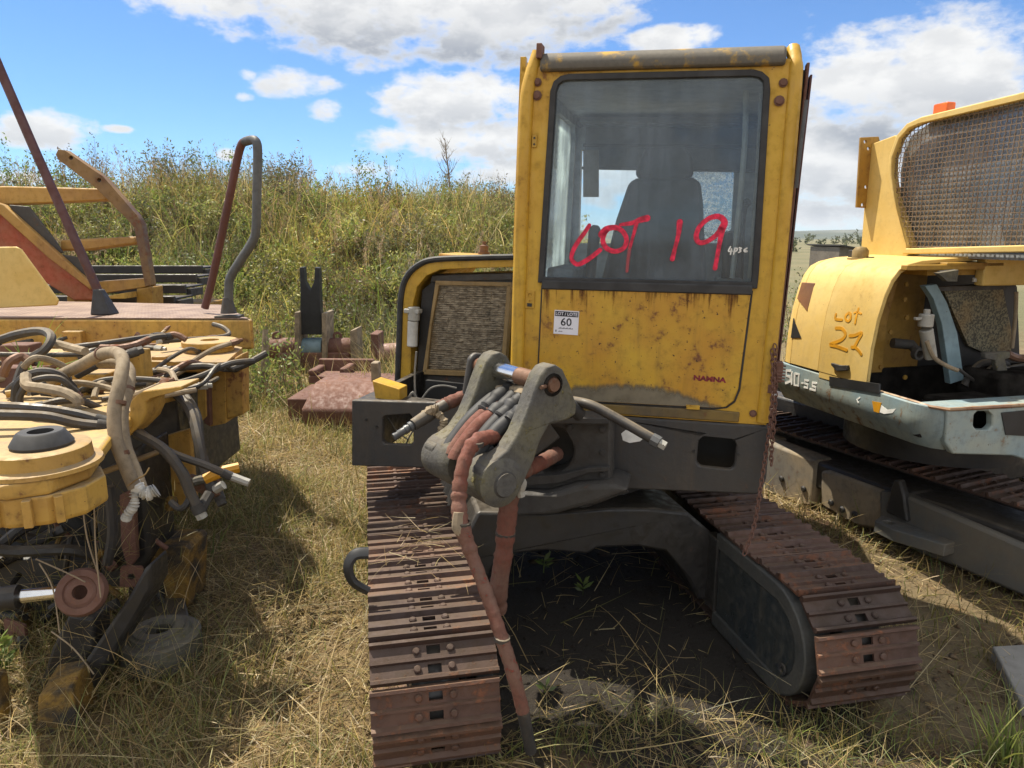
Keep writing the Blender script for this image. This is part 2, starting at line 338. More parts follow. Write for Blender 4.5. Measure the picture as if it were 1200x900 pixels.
    def rings(s, loops):
        """loft closed loops of equal length into a capped solid"""
        n = len(loops[0]); V = [p for l in loops for p in l]
        fs = [(i*n+j, i*n+(j+1) % n, (i+1)*n+(j+1) % n, (i+1)*n+j) for i in range(len(loops)-1) for j in range(n)]
        fs += [tuple(range(n-1, -1, -1)), tuple((len(loops)-1)*n+j for j in range(n))]
        return s.add(V, fs)
    def mesh(s, name, origin=Vector((0, 0, 0)), angle=40):
        me = bpy.data.meshes.new(name); me.from_pydata([tuple(p-origin) for p in s.v], [], s.f)
        bm = bmesh.new(); bm.from_mesh(me); bmesh.ops.recalc_face_normals(bm, faces=bm.faces); bm.to_mesh(me); bm.free()
        me.polygons.foreach_set('use_smooth', [True]*len(me.polygons)); me.set_sharp_from_angle(angle=math.radians(angle)); me.update(); return me
    def build(s, name, mat, parent=None, bevel=0.0, angle=40, seg=2, label=None):
        lo = Vector([min(p[i] for p in s.v) for i in range(3)]); hi = Vector([max(p[i] for p in s.v) for i in range(3)])
        o0 = (lo+hi)/2
        if parent is None: o0.z = lo.z
        o = bpy.data.objects.new(name, s.mesh(name, o0, angle)); COL.objects.link(o); WL[o.name] = o0
        o.data.materials.append(MT[mat] if isinstance(mat, str) else mat)
        o.location = o0
        if parent is not None: o.parent = parent; o.location = o0-WL[parent.name]
        if bevel:
            bv = o.modifiers.new('bevel', 'BEVEL'); bv.width = bevel; bv.segments = seg; bv.limit_method = 'ANGLE'; bv.angle_limit = math.radians(38)
            wn = o.modifiers.new('normals', 'WEIGHTED_NORMAL'); wn.keep_sharp = True
        if label: o['label'] = label
        return o
def thing(name, loc, label, cat, group=None):
    o = bpy.data.objects.new(name, None); COL.objects.link(o); o.location = loc; o.empty_display_size = .2; WL[o.name] = Vector(loc); return tag(o, label, cat, group)
def tag(o, label, cat, group=None):
    o['label'] = label; o['category'] = cat
    if group: o['group'] = group
    return o
def kind(o, k): o['kind'] = k; return o
def text_mb(F, txt, s0, s1, k0, k1, d, th=.002, slant=0.0, bold=0.0):
    """flat lettering stretched into the rectangle s0..s1 x k0..k1 on plane d of frame F"""
    cu = bpy.data.curves.new('t', 'FONT'); cu.body = txt; cu.size = 1; cu.resolution_u = 3; cu.offset = bold
    ob = bpy.data.objects.new('t', cu); COL.objects.link(ob); dg = bpy.context.evaluated_depsgraph_get()
    me = bpy.data.meshes.new_from_object(ob.evaluated_get(dg)); bpy.data.objects.remove(ob); bpy.data.curves.remove(cu)
    vs = [v.co.copy() for v in me.vertices]; fs = [tuple(p.vertices) for p in me.polygons]; bpy.data.meshes.remove(me)
    x0, x1 = min(v.x for v in vs), max(v.x for v in vs); y0, y1 = min(v.y for v in vs), max(v.y for v in vs)
    mb = MB(F); n = len(vs); Q = []
    for v in vs:
        a = (v.x-x0)/(x1-x0); b = (v.y-y0)/(y1-y0); Q.append((s0+(s1-s0)*a+slant*(b-.5), k0+(k1-k0)*b))
    mb.add([(a, d, b) for a, b in Q], fs); return mb
def stroke(mb, pts, w, d, th=.003, axis='d', smooth=6):
    """a brush stroke lying on a plane of the frame, slightly raised"""
    P = spline([(p[0], p[1], 0) for p in pts], smooth) if smooth else [Vector((p[0], p[1], 0)) for p in pts]
    m = len(P); L = []
    ws = list(np.interp(np.linspace(0, 1, m), np.linspace(0, 1, len(w)), w)) if hasattr(w, '__len__') else [w]*m
    for i, p in enumerate(P):
        t = (P[min(i+1, m-1)]-P[max(i-1, 0)]).normalized(); nrm = Vector((-t.y, t.x, 0)); L.append((p+nrm*ws[i]/2, p-nrm*ws[i]/2, t))
    def Q(p, v): return (p.x, v, p.y) if axis == 'd' else (v, p.x, p.y)
    vs = []
    for a, b, t in L: vs += [Q(a, d), Q(b, d), Q(b, d-th), Q(a, d-th)]
    fs = [(4*i+j, 4*i+(j+1) % 4, 4*i+4+(j+1) % 4, 4*i+4+j) for i in range(m-1) for j in range(4)]+[(3, 2, 1, 0), (4*m-4, 4*m-3, 4*m-2, 4*m-1)]
    mb.add(vs, fs)
    for e, p in ((0, P[0]), (m-1, P[-1])):
        c = circ(p.x, p.y, ws[e]/2, 10); mb.prism([Q(Vector((a, b, 0)), d+.0003) for a, b in c], (0, -th, 0) if axis == 'd' else (-th, 0, 0))
    return mb
# ---------------------------------------------------------------- ground, bank, far hills
def sstep(x, a, b): t = np.clip((x-a)/(b-a), 0, 1); return t*t*(3-2*t)
_ph = rng.uniform(0, 6.28, (24, 2)); _an = rng.uniform(0, 6.28, 24)
def wavy(x, y, f0, n=8, k=0):
    s = 0
    for i in range(n):
        a = _an[(i+k) % 24]; f = f0*(1.0+.55*i); s = s+np.sin((x*math.cos(a)+y*math.sin(a))*f+_ph[(i+k) % 24, 0])/(1+i*.55)
    return s/3
def gh(x, y):
    """height of the ground"""
    x = np.asarray(x, float); y = np.asarray(y, float)
    near = 1-sstep(np.hypot(x, y), 12, 40)
    h = (wavy(x, y, 2.2)*.012+wavy(x, y, 9.0, 6, 5)*.006)*near
    crest = np.interp(x, [-40, -18, -12, -9, -6.5, -4.5, -2.5, -1, .3, 2.6, 4], [1.6, 2.1, 2.35, 2.45, 2.6, 2.15, 2.35, 2.3, 2.1, .35, 0])
    h = h+crest*sstep(y, 9.6, 16.0+wavy(x, y, .5)*.8)*(1-sstep(y, 24, 45)*.9)*(1+.10*wavy(x, y, 1.1, 6, 3))
    return h-.004
def grid_mesh(name, xs, ys, hf):
    X, Yy = np.meshgrid(xs, ys); Z = hf(X, Yy); nx, ny = len(xs), len(ys)
    V = np.stack([X, Yy, Z], -1).reshape(-1, 3); i = (np.arange(ny-1)[:, None]*nx+np.arange(nx-1)[None]).reshape(-1)
    Fq = np.stack([i, i+1, i+nx+1, i+nx], -1)
    return np_mesh(name, V, Fq)
def np_mesh(name, V, Fq, tint=None, smooth=True):
    me = bpy.data.meshes.new(name); n, k = Fq.shape
    me.vertices.add(len(V)); me.vertices.foreach_set('co', np.ascontiguousarray(V, np.float32).ravel())
    me.loops.add(n*k); me.loops.foreach_set('vertex_index', np.ascontiguousarray(Fq, np.int32).ravel())
    me.polygons.add(n); me.polygons.foreach_set('loop_start', np.arange(0, n*k, k, dtype=np.int32))
    if smooth: me.polygons.foreach_set('use_smooth', np.ones(n, bool))
    if tint is not None:
        a = me.attributes.new('tint', 'FLOAT_COLOR', 'POINT'); c = np.ones((len(V), 4), np.float32); c[:, :tint.shape[1]] = tint; a.data.foreach_set('color', c.ravel())
    me.update(calc_edges=True); me.validate(); return me
def link_np(name, me, mat):
    o = bpy.data.objects.new(name, me); COL.objects.link(o); me.materials.append(mat); WL[o.name] = Vector((0, 0, 0)); return o
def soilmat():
    m, nt, b = material('dry_soil'); t = NT(nt)
    big = t.noise(.55, 5); mid = t.noise(3.0, 7, .65); fine = t.noise(30, 7, .7); clod = t.noise(9, 6, .6)
    c = t.mix(t.mr(mid, .4, .62), (.14, .088, .052), (.23, .165, .095))
    c = t.mix(t.mr(clod, .5, .68), c, (.17, .078, .034))
    c = t.mix(t.mr(big, .45, .6, 0, .6), c, (.155, .125, .06))
    c = t.mix(t.mr(fine, .5, .7, 0, .6), c, (.06, .042, .028))
    gp = t.N('ShaderNodeNewGeometry'); sp = t.N('ShaderNodeSeparateXYZ'); t.L(gp.outputs['Position'], sp.inputs[0])
    c = t.mix(t.mr(sp.outputs[1], 8, 16, 0, .85), c, t.mix(t.mr(t.noise(.12, 6), .4, .6), (.115, .12, .055), (.17, .155, .08)))
    gq = t.N('ShaderNodeNewGeometry'); sq = t.N('ShaderNodeSeparateXYZ'); t.L(gq.outputs['Position'], sq.inputs[0])
    c = t.mix(t.mr(t.m('ADD', sq.outputs[0], t.m('MULTIPLY', mid, .8)), .1, .8, .75, 0), c, t.mix(t.mr(fine, .35, .65), (.095, .068, .030), (.25, .18, .082)))   # thatch of old grass
    # oil-soaked earth under the stripped machine; its forward reach paints shade over sunlit soil
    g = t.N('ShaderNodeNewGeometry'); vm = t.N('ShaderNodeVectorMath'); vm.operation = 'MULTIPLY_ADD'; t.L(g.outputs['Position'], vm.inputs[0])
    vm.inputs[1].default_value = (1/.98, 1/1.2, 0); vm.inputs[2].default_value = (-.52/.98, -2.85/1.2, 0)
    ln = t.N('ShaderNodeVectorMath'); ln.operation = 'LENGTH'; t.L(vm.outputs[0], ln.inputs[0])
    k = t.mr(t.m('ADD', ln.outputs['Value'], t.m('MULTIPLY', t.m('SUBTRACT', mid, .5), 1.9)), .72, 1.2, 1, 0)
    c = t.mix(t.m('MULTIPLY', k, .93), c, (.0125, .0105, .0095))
    t.L(c, b.inputs['Base Color']); b.inputs['Roughness'].default_value = .95
    t.bump(t.m('ADD', t.m('ADD', fine, clod), mid), .9, .03, b); return m
def warp(n, lo, mid0, mid1, hi, p=3.2):
    a = np.linspace(mid0, mid1, n); k = np.linspace(0, 1, 46)[1:]**p
    return np.concatenate([(mid0-(mid0-lo)*k)[::-1], a, mid1+(hi-mid1)*k])
gxs = warp(230, -3200, -9, 7, 3200); gys = warp(240, -300, 1.0, 19, 4200)
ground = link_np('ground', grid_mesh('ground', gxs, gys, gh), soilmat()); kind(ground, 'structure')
def hillmat():
    m, nt, b = material('far_grassland'); t = NT(nt)
    c = t.mix(t.mr(t.noise(.006, 6, .6, (1, 1, 6)), .42, .6), (.115, .115, .07), (.05, .065, .035)); c = t.mix(t.mr(t.noise(.03, 5), .5, .65, 0, .8), c, (.03, .042, .025))
    t.L(c, b.inputs['Base Color']); b.inputs['Roughness'].default_value = 1; return m
def hillh(x, y): return 26*sstep(y, 700, 2100)*(.8+.22*wavy(x, y, .0022, 6, 2))+5*wavy(x, y, .008, 6, 7)*sstep(y, 500, 900)-1.5*(1-sstep(y, 240, 700))-.2
hills = link_np('hills', grid_mesh('hills', np.linspace(-2600, 2600, 160), np.linspace(240, 2500, 120), hillh), hillmat()); kind(hills, 'structure')

# ---------------------------------------------------------------- blades and leaves
def tintmat(name, rough=.7, trans=.5):
    m, nt, b = material(name); t = NT(nt); nt.nodes.remove(b)
    a = t.N('ShaderNodeAttribute'); a.attribute_name = 'tint'
    d = t.N('ShaderNodeBsdfDiffuse'); tr = t.N('ShaderNodeBsdfTranslucent'); gl = t.N('ShaderNodeBsdfGlossy'); gl.inputs['Roughness'].default_value = .55
    t.L(a.outputs['Color'], d.inputs[0]); t.L(a.outputs['Color'], tr.inputs[0])
    s = t.N('ShaderNodeMixShader'); s.inputs[0].default_value = trans; t.L(d.outputs[0], s.inputs[1]); t.L(tr.outputs[0], s.inputs[2])
    s2 = t.N('ShaderNodeMixShader'); s2.inputs[0].default_value = .05; t.L(s.outputs[0], s2.inputs[1]); t.L(gl.outputs[0], s2.inputs[2])
    t.L(s2.outputs[0], nt.nodes['Material Output'].inputs[0]); return m
GRASSM = tintmat('grass_blade'); LEAFM = tintmat('leaf_blade', trans=.45)
def pick(n, cols, jit=.18):
    cols = np.array(cols); c = cols[rng.integers(0, len(cols), n)]; return np.clip(c*(1+rng.normal(0, jit, (n, 1)))+rng.normal(0, .006, (n, 3)), .004, .9)
def blades(P, length, width, tilt, bend, cols, seg=3, head=None, jit=.18):
    """P: n x 3 roots. tilt: angle from the vertical at the root; bend: extra angle at the tip"""
    n = len(P); head = rng.uniform(0, 2*math.pi, n) if head is None else head
    D = np.stack([np.cos(head), np.sin(head), np.zeros(n)], -1); S = np.stack([-np.sin(head), np.cos(head), np.zeros(n)], -1)
    tw = rng.uniform(-.9, .9, n); V = []; p = P.copy(); c = pick(n, cols, jit)
    Cs = []
    for k in range(seg+1):
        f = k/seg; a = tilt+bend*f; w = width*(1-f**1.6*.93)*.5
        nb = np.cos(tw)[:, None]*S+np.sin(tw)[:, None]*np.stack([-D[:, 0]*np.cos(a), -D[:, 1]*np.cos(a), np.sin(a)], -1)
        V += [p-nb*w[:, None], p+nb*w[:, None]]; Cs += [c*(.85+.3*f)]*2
        p = p+(D*np.sin(a)[:, None]+np.array([0, 0, 1])*np.cos(a)[:, None])*(length/seg)[:, None]
    V = np.stack(V, 1).reshape(-1, 3); Cs = np.stack(Cs, 1).reshape(-1, 3); b = (np.arange(n)*2*(seg+1))[:, None]
    Fq = np.concatenate([b+np.array([[2*k, 2*k+1, 2*k+3, 2*k+2]]) for k in range(seg)], 0); return V, Fq, Cs
def leaves(P, N, size, cols, asp=.45, jit=.2):
    """small pointed leaves: quads with the long axis along N (n x 3)"""
    n = len(P); N = N/np.linalg.norm(N, axis=1, keepdims=True); r = rng.normal(0, 1, (n, 3)); s = np.cross(N, r); s /= np.linalg.norm(s, axis=1, keepdims=True)
    L = size[:, None]*N; Wd = size[:, None]*asp*s
    V = np.stack([P, P+L*.5+Wd*.5, P+L, P+L*.5-Wd*.5], 1).reshape(-1, 3); c = np.repeat(pick(n, cols, jit), 4, 0)
    return V, (np.arange(n)*4)[:, None]+np.arange(4)[None], c
def join(parts):
    V, Fq, C, b = [], [], [], 0
    for v, f, c in parts: V.append(v); Fq.append(f+b); C.append(c); b += len(v)
    return np.concatenate(V), np.concatenate(Fq), np.concatenate(C)
def patchy(V, C):
    'plant colour differs from patch to patch: fresher, drier and darker growth'
    x, y = V[:, 0]+V[:, 2]*.3, V[:, 1]+V[:, 2]*.8
    a = np.clip(.5+.75*wavy(x, y, .75, 7, 2), 0, 1)[:, None]; b = np.clip(.35+.8*wavy(x, y, 1.3, 7, 10), 0, 1)[:, None]; far = sstep(V[:, 1], 6.5, 9.5)[:, None]
    D = C*1.25*(1-.42*a*np.array([1, .92, .95])); D = D*(1-b)+b*D*np.array([1.12, 1.0, .8])
    return C*(1-far)+D*far
def veg(name, parts, mat):
    V, Fq, C = join(parts); C = patchy(V, C)
    return link_np(name, np_mesh(name, V, Fq, C), mat)
def onground(x, y, dz=0.0): return np.stack([x, y, gh(x, y)+dz], -1)
STRAW = [(.54, .41, .18), (.47, .345, .14), (.40, .28, .115), (.33, .24, .095), (.57, .47, .24), (.28, .19, .085)]
DRYGREEN = [(.25, .22, .06), (.20, .185, .05), (.31, .255, .08), (.155, .16, .042)]
GREEN = [(.15, .21, .045), (.19, .26, .05), (.12, .175, .04), (.24, .29, .065)]
YGREEN = [(.34, .34, .095), (.29, .31, .08), (.40, .37, .13), (.23, .28, .07)]
OLIVE = [(.12, .13, .055), (.095, .11, .045), (.155, .155, .07), (.18, .165, .085)]
BROWN = [(.16, .11, .065), (.12, .085, .05), (.20, .145, .09)]
def oil(x, y): return np.hypot((x-.50)/.95, (y-2.95)/1.05)
def near_grass():
    out = []
    # matted straw, lying
    n = 190000; x = rng.uniform(-4.6, 4.8, n); y = 1.55+rng.power(1.0, n)*7.2
    dens = np.clip(.72+.40*wavy(x, y, 2.6, 6, 9)+.3*wavy(x, y, 7, 6, 1), .05, 1); dens = np.where(oil(x, y) < 1.0, dens*np.where(y < 2.35, .28, .06), dens)
    dens = np.where((x > 1.15) & (y < 4.0) & (x < 2.6), dens*.22, dens); dens = np.where((y < 2.3) & (x > .0), dens*.75, dens); dens *= np.where(np.abs(x) > y*.85+.5, 0, 1)
    k = rng.uniform(0, 1, n) < dens; x, y = x[k], y[k]; n = len(x)
    sc = .75+.16*y
    out.append(blades(onground(x, y, rng.uniform(.0, .035, n)), rng.gamma(3, .027, n)*sc, rng.uniform(.0016, .0036, n)*(.7+.26*y), rng.normal(1.38, .22, n), rng.normal(.12, .35, n), STRAW, 3))
    # short upright stubble, straw to green
    n = 80000; x = rng.uniform(-4.6, 4.8, n); y = 1.55+rng.power(1.1, n)*7.6
    dens = np.clip(.4+.5*wavy(x, y, 3.1, 6, 4)+.3*wavy(x, y, 11, 6, 12), .03, 1); dens = np.where(oil(x, y) < 1.0, dens*np.where(y < 2.3, .5, .04), dens); dens = np.where((y < 2.3) & (x > .15), np.maximum(dens, .35), dens); dens *= np.where(np.abs(x) > y*.85+.5, 0, 1)
    k = rng.uniform(0, 1, n) < dens; x, y = x[k], y[k]; n = len(x); sc = .6+.2*y
    out.append(blades(onground(x, y), rng.gamma(3, .026, n)*sc, rng.uniform(.0018, .0042, n)*(.7+.26*y), np.abs(rng.normal(.35, .35, n)), rng.normal(.5, .5, n), STRAW[:4]+DRYGREEN+DRYGREEN+GREEN[:2], 3))
    # tufts and tangled bent stems left of the machine
    n = 30000; x = rng.uniform(-2.6, -.45, n); y = rng.uniform(1.7, 6.2, n); k = (wavy(x, y, 4.2, 7, 15)+rng.normal(0, .15, n) > .05); x, y = x[k], y[k]; n = len(x)
    out.append(blades(onground(x, y), rng.gamma(4, .026, n)*(.7+.12*y), rng.uniform(.002, .0042, n)*(.7+.2*y), np.abs(rng.normal(.5, .4, n)), rng.gamma(2, .4, n), YGREEN+DRYGREEN+DRYGREEN+STRAW[:3], 4))
    n = 4200; x = rng.uniform(-2.5, -.45, n); y = rng.uniform(1.6, 5.6, n)
    out.append(blades(onground(x, y, .015), rng.uniform(.12, .42, n), rng.uniform(.002, .004, n), rng.normal(1.1, .3, n), rng.normal(.5, .4, n), STRAW+DRYGREEN, 6))
    # scattered longer stalks
    n = 900; x = rng.uniform(-2.4, 3.0, n); y = rng.uniform(1.6, 4.6, n); k = (np.abs(x) < y*.8+.3) & ((oil(x, y) > .7) | (rng.uniform(0, 1, n) < .12)); x, y = x[k], y[k]; n = len(x)
    out.append(blades(onground(x, y, .02), rng.uniform(.2, .55, n), rng.uniform(.0025, .0045, n), rng.normal(1.35, .2, n), rng.normal(.2, .3, n), STRAW[:2]+STRAW[4:5]+DRYGREEN[:1], 5))
    return out
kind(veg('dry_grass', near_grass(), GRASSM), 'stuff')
def tall_grass():
    out = []
    def belt(n, x0, x1, y0, y1, ln, wd, cols, f, thr, k0, tilt=.42, bend=.9):
        x = rng.uniform(x0, x1, n); y = rng.uniform(y0, y1, n); k = wavy(x, y, f, 7, k0)+rng.normal(0, .25, n) > thr; k &= np.abs(x-(-.05*y)) < y*.86+1.2
        k &= ~((x > -2.6) & (x < -1.0) & (y < 6.4) & (y > 4.7)); k &= ~((x > -.37*y) & (x < -.195*y) & (y < 9.0) & (y > 7.2)); x, y = x[k], y[k]; m = len(x)
        out.append(blades(onground(x, y), np.minimum(rng.gamma(6, ln/6, m), ln*1.7), rng.uniform(.6, 1.3, m)*wd, np.abs(rng.normal(tilt, .28, m)), rng.gamma(2, bend/2, m), cols, 3))
    # beside and behind the left machine, round the roller
    belt(9000, -5, -.9, 4.6, 8.2, .22, .007, YGREEN+DRYGREEN+STRAW[:2], 1.6, -.1, 0)
    belt(16000, -8, .3, 6.8, 10.5, .42, .010, YGREEN+GREEN+STRAW[:3], 1.2, -.15, 3)
    belt(7000, -1.6, .2, 6.8, 9.5, .5, .010, STRAW[:3]+STRAW[4:5]+DRYGREEN, 1.2, -.5, 6)
    # the bank
    belt(19000, -15, 1.8, 9.4, 17.5, .50, .016, YGREEN+YGREEN+GREEN+DRYGREEN, .9, -.25, 1)
    belt(11000, -15, 1.8, 9.4, 17.5, .6, .015, GREEN+YGREEN[2:]+GREEN[3:], .8, .12, 8)
    belt(8000, -15, 1.8, 10.4, 18.5, .6, .013, STRAW[:3]+DRYGREEN+BROWN[:1], .8, .05, 11)
    belt(9000, -9, 2.2, 13, 18.5, .7, .014, STRAW+DRYGREEN, .7, -.4, 14)
    belt(9000, 1.5, 8, 5, 26, .25, .012, DRYGREEN+STRAW, .8, -.3, 2)
    return out
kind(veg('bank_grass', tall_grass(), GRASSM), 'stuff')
def shrub(x, y, r, h, nst, nlf, cols, lsz, spread=.55, stemc=BROWN):
    """a fan of thin stems with small leaves along their upper halves"""
    z0 = float(gh(x, y)); hd = rng.uniform(0, 6.283, nst); tl = np.abs(rng.normal(0, spread, nst)); ln = h*rng.uniform(.6, 1.05, nst)
    P = np.stack([x+rng.normal(0, r*.3, nst), y+rng.normal(0, r*.3, nst), np.full(nst, z0-.05)], -1); bd = rng.normal(.1, .25, nst)
    st = blades(P, ln, np.full(nst, .012)*(.7+h*.35), tl, bd, stemc, 3, hd)
    i = rng.integers(0, nst, nlf); f = rng.uniform(.18, 1.03, nlf)**.75; a = tl[i]+bd[i]*f*.6
    Q = P[i]+np.stack([np.cos(hd[i])*np.sin(a), np.sin(hd[i])*np.sin(a), np.cos(a)], -1)*(ln[i]*f)[:, None]+rng.normal(0, .018+.012*h, (nlf, 3))
    N = rng.normal(0, 1, (nlf, 3)); N[:, 2] += .5
    return [st], [leaves(Q, N, lsz*rng.uniform(.6, 1.4, nlf), cols, .42)]
def wpos(px, Y): return at(px, 300, Y).x
def bank_shrubs():
    A, B = [], []
    for i in range(150):
        x = rng.uniform(-15.5, .8); y = rng.uniform(11.5, 18.5)
        if x > -1.0 and rng.uniform() < .5: y = rng.uniform(15, 18)
        h = rng.uniform(.45, .95)+(rng.uniform(0, .75) if y > 15.2 and x < -3 else 0); c = [OLIVE, OLIVE, OLIVE+GREEN[2:3], BROWN+OLIVE, GREEN][rng.integers(0, 5)]
        a, b = shrub(x, y, h*.6, h, 26, int(520*h), c, .065); A += a; B += b
    for i in range(46):       # the dark thicket at the foot of the bank
        x = rng.uniform(-3.2, .6); y = rng.uniform(9.6, 12.2); h = rng.uniform(.45, .85); a, b = shrub(x, y, h*.6, h, 26, int(480*h), [OLIVE, BROWN+OLIVE, GREEN[:3]+OLIVE][i % 3], .05, .6); A += a; B += b
    for i in range(22):       # leafy yellow-green weeds by the left machine
        x = rng.uniform(-4.2, -2.2); y = rng.uniform(5.2, 8.6); h = rng.uniform(.45, .85); a, b = shrub(x, y, h*.5, h, 18, int(420*h), GREEN+YGREEN[:2], .05, .35); A += a; B += b
    for i in range(430):      # leafy weeds mixed through the bank grass
        x = rng.uniform(-14, 1.5); y = rng.uniform(9.4, 15.5); h = rng.uniform(.4, .85); a, b = shrub(x, y, h*.6, h, 10, int(480*h), [YGREEN, GREEN+YGREEN, YGREEN, OLIVE+YGREEN[:1], YGREEN+DRYGREEN][i % 5], .06, .55); A += a; B += b
    a, b = shrub(wpos(938, 12), 12.0, .9, 1.25, 30, 900, OLIVE+GREEN[:2], .05, .6); A += a; B += b
    for i in range(14):       # grey seedy weeds among the scrap
        x = rng.uniform(-3.6, -.8); y = rng.uniform(6.6, 9.4); h = rng.uniform(.3, .6); a, b = shrub(x, y, h*.5, h, 16, int(300*h), BROWN+STRAW[3:]+OLIVE[:1], .03, .4); A += a; B += b
    return A, B
_A, _B = bank_shrubs()
kind(veg('bank_shrubs', _A+_B, LEAFM), 'stuff')
def seedheads():
    out = []; n = 300; x = rng.uniform(-10.5, -.2, n); y = rng.uniform(9.0, 16, n); k = (wavy(x, y, .9, 6, 13) > -.1) | (x < -6.5); x, y = x[k], y[k]
    for xx, yy in zip(x, y):
        h = rng.uniform(.75, 1.25); hd = rng.uniform(0, 6.28); P = onground(np.array([xx]), np.array([yy]))
        out.append(blades(P, np.array([h]), np.array([.010]), np.array([.08]), np.array([.3]), STRAW[:2], 4, np.array([hd])))
        m = 46; f = rng.uniform(.68, 1.0, m); a = .08+.3*f*.5; Q = P+np.stack([math.cos(hd)*np.sin(a)*h*f, math.sin(hd)*np.sin(a)*h*f, np.cos(a)*h*f], -1)+rng.normal(0, .016, (m, 3)); N = rng.normal(0, .35, (m, 3)); N[:, 2] += 1
        out.append(leaves(Q, N, rng.uniform(.03, .06, m), [(.34, .25, .17), (.30, .21, .14), (.38, .30, .20)], .22))
    return out
kind(veg('seed_grass', seedheads(), GRASSM), 'stuff')
def plant(name, loc, stems, lf, label, cat, smat, lmat, group=None):
    """one countable plant: stems and leaves as its parts"""
    r = thing(name, loc, label, cat, group)
    for nm, parts, mt in (('stem', stems, smat), ('leaf_crown', lf, lmat)):
        if not parts: continue
        V, Fq, C = join(parts); o = link_np(nm, np_mesh(nm, V-np.array(loc), Fq, C), mt); o.parent = r
    return r
def crest_bush(x, y, h, r, nst, nlf, cols, label, lsz=.05, spread=.45):
    a, b = shrub(x, y, r, h, nst, nlf, cols, lsz, spread); plant('bush', (x, y, float(gh(x, y))), a, b, label, 'bush', LEAFM, LEAFM, 'bushes along the top of the bank')
crest_bush(wpos(128, 16), 16.0, 1.55, .5, 34, 620, OLIVE+BROWN, 'airy olive bush on the bank rising behind the tip of the curved yellow post', .055, .30)
crest_bush(wpos(213, 16.2), 16.2, 1.15, .8, 60, 1500, OLIVE, 'dense dark bush on the bank crest left of the hooped handrail', .055, .5)
crest_bush(wpos(332, 16.4), 16.4, 1.25, 1.1, 80, 2300, OLIVE+BROWN[:1], 'broad dark twiggy bush on the bank crest right of the hooped handrail', .055, .6)
crest_bush(wpos(452, 16.2), 16.2, .95, .5, 30, 420, OLIVE+BROWN, 'thin scraggly bush on the bank crest left of the bare sapling', .05, .45)
crest_bush(wpos(578, 16.0), 16.0, .95, .35, 22, 300, BROWN+OLIVE, 'brown dried weed clump on the bank crest beside the cab', .05, .3)
def sapling():
    x = wpos(527, 15.6); y = 15.6; z = float(gh(x, y)); r = thing('sapling', (x, y, z), 'bare leafless sapling standing up against the clouds on the bank', 'tree')
    mb = MB(); top = 3.45-z+.35
    mb.tube([(x, y, z-.1), (x+.02, y, z+top*.4), (x-.03, y+.02, z+top*.75), (x-.06, y, z+top)], [.028, .02, .013, .004], 6, 4); mb.build('trunk', MT['wood'], r)
    tw = MB(); R = random.Random(3)
    for i in range(26):
        f = R.uniform(.35, .97); a = R.uniform(0, 6.28); l = .55*(1.15-f)*R.uniform(.6, 1.3); p = Vector((x-.05*f, y, z+top*f)); q = p+Vector((math.cos(a)*l*.6, math.sin(a)*l*.6, l*.8)); m = (p+q)/2+Vector((math.cos(a), math.sin(a), 0))*l*.1
        tw.tube([p, m, q], [.008, .006, .002], 4)
        for j in range(2): e = m.lerp(q, R.uniform(.1, .8)); tw.tube([e, e+Vector((R.uniform(-.12, .12), R.uniform(-.12, .12), R.uniform(.05, .16)))], [.004, .0015], 4)
    tw.build('twigs', MT['wood'], r)
sapling()
for (px, py, L, n, lab) in ((1180, 893, .30, 70, 'bright green grass tuft growing in the dirt below the concrete slab'),):
    p = gz(px, py); m = n; P = onground(rng.normal(p.x, .035, m), rng.normal(p.y, .03, m))
    plant('grass_tuft', (p.x, p.y, 0), [blades(P, rng.uniform(.5, 1.1, m)*L, rng.uniform(.004, .008, m), np.abs(rng.normal(.25, .2, m)), rng.uniform(.1, .8, m), GREEN+YGREEN[1:2], 4)], [], lab, 'grass tuft', GRASSM, GRASSM)
p = gz(585, 893); m = 16
P = onground(rng.normal(p.x, .02, m), rng.normal(p.y, .02, m))
plant('grass_tuft', (p.x, p.y, 0), [blades(P, rng.uniform(.25, .48, m), rng.uniform(.004, .006, m), rng.uniform(.5, 1.0, m), rng.uniform(.5, 1.1, m), YGREEN+STRAW[:1], 7, np.concatenate([rng.normal(0.1, .35, m//2), rng.normal(3.0, .5, m-m//2)]))], [], 'long arching grass blades lying across the foot of the left track', 'grass tuft', GRASSM, GRASSM)
def seedling(px, py, h, n, lab):
    p = gz(px, py); z = float(gh(p.x, p.y)); h0 = rng.uniform(0, 6.28, n); P = np.tile(np.array([[p.x, p.y, z+h*.5]]), (n, 1)); P[:, 2] += rng.uniform(-.3, .3, n)*h
    st = blades(np.array([[p.x, p.y, z]]), np.array([h]), np.array([.006]), np.array([.05]), np.array([.1]), GREEN, 3)
    lf = leaves(P, np.stack([np.cos(h0), np.sin(h0), rng.uniform(.1, .9, n)], -1), rng.uniform(.6, 1.1, n)*h*(.8 if n < 20 else .26), GREEN, .32)
    plant('seedling', (p.x, p.y, z), [st], [lf], lab, 'seedling', LEAFM, LEAFM)
seedling(683, 697, .085, 14, 'small green seedling in the dark oily earth beneath the axle beam')
seedling(637, 672, .10, 12, 'shaded green seedling beside the sunlit patch under the axle beam')
seedling(555, 872, .13, 26, 'leafy weed growing at the front foot of the left track')
seedling(8, 800, .24, 60, 'leafy green weed in front of the yellow edge in the left corner')
seedling(640, 812, .06, 10, 'little weed near the lower end of the hanging red hose')
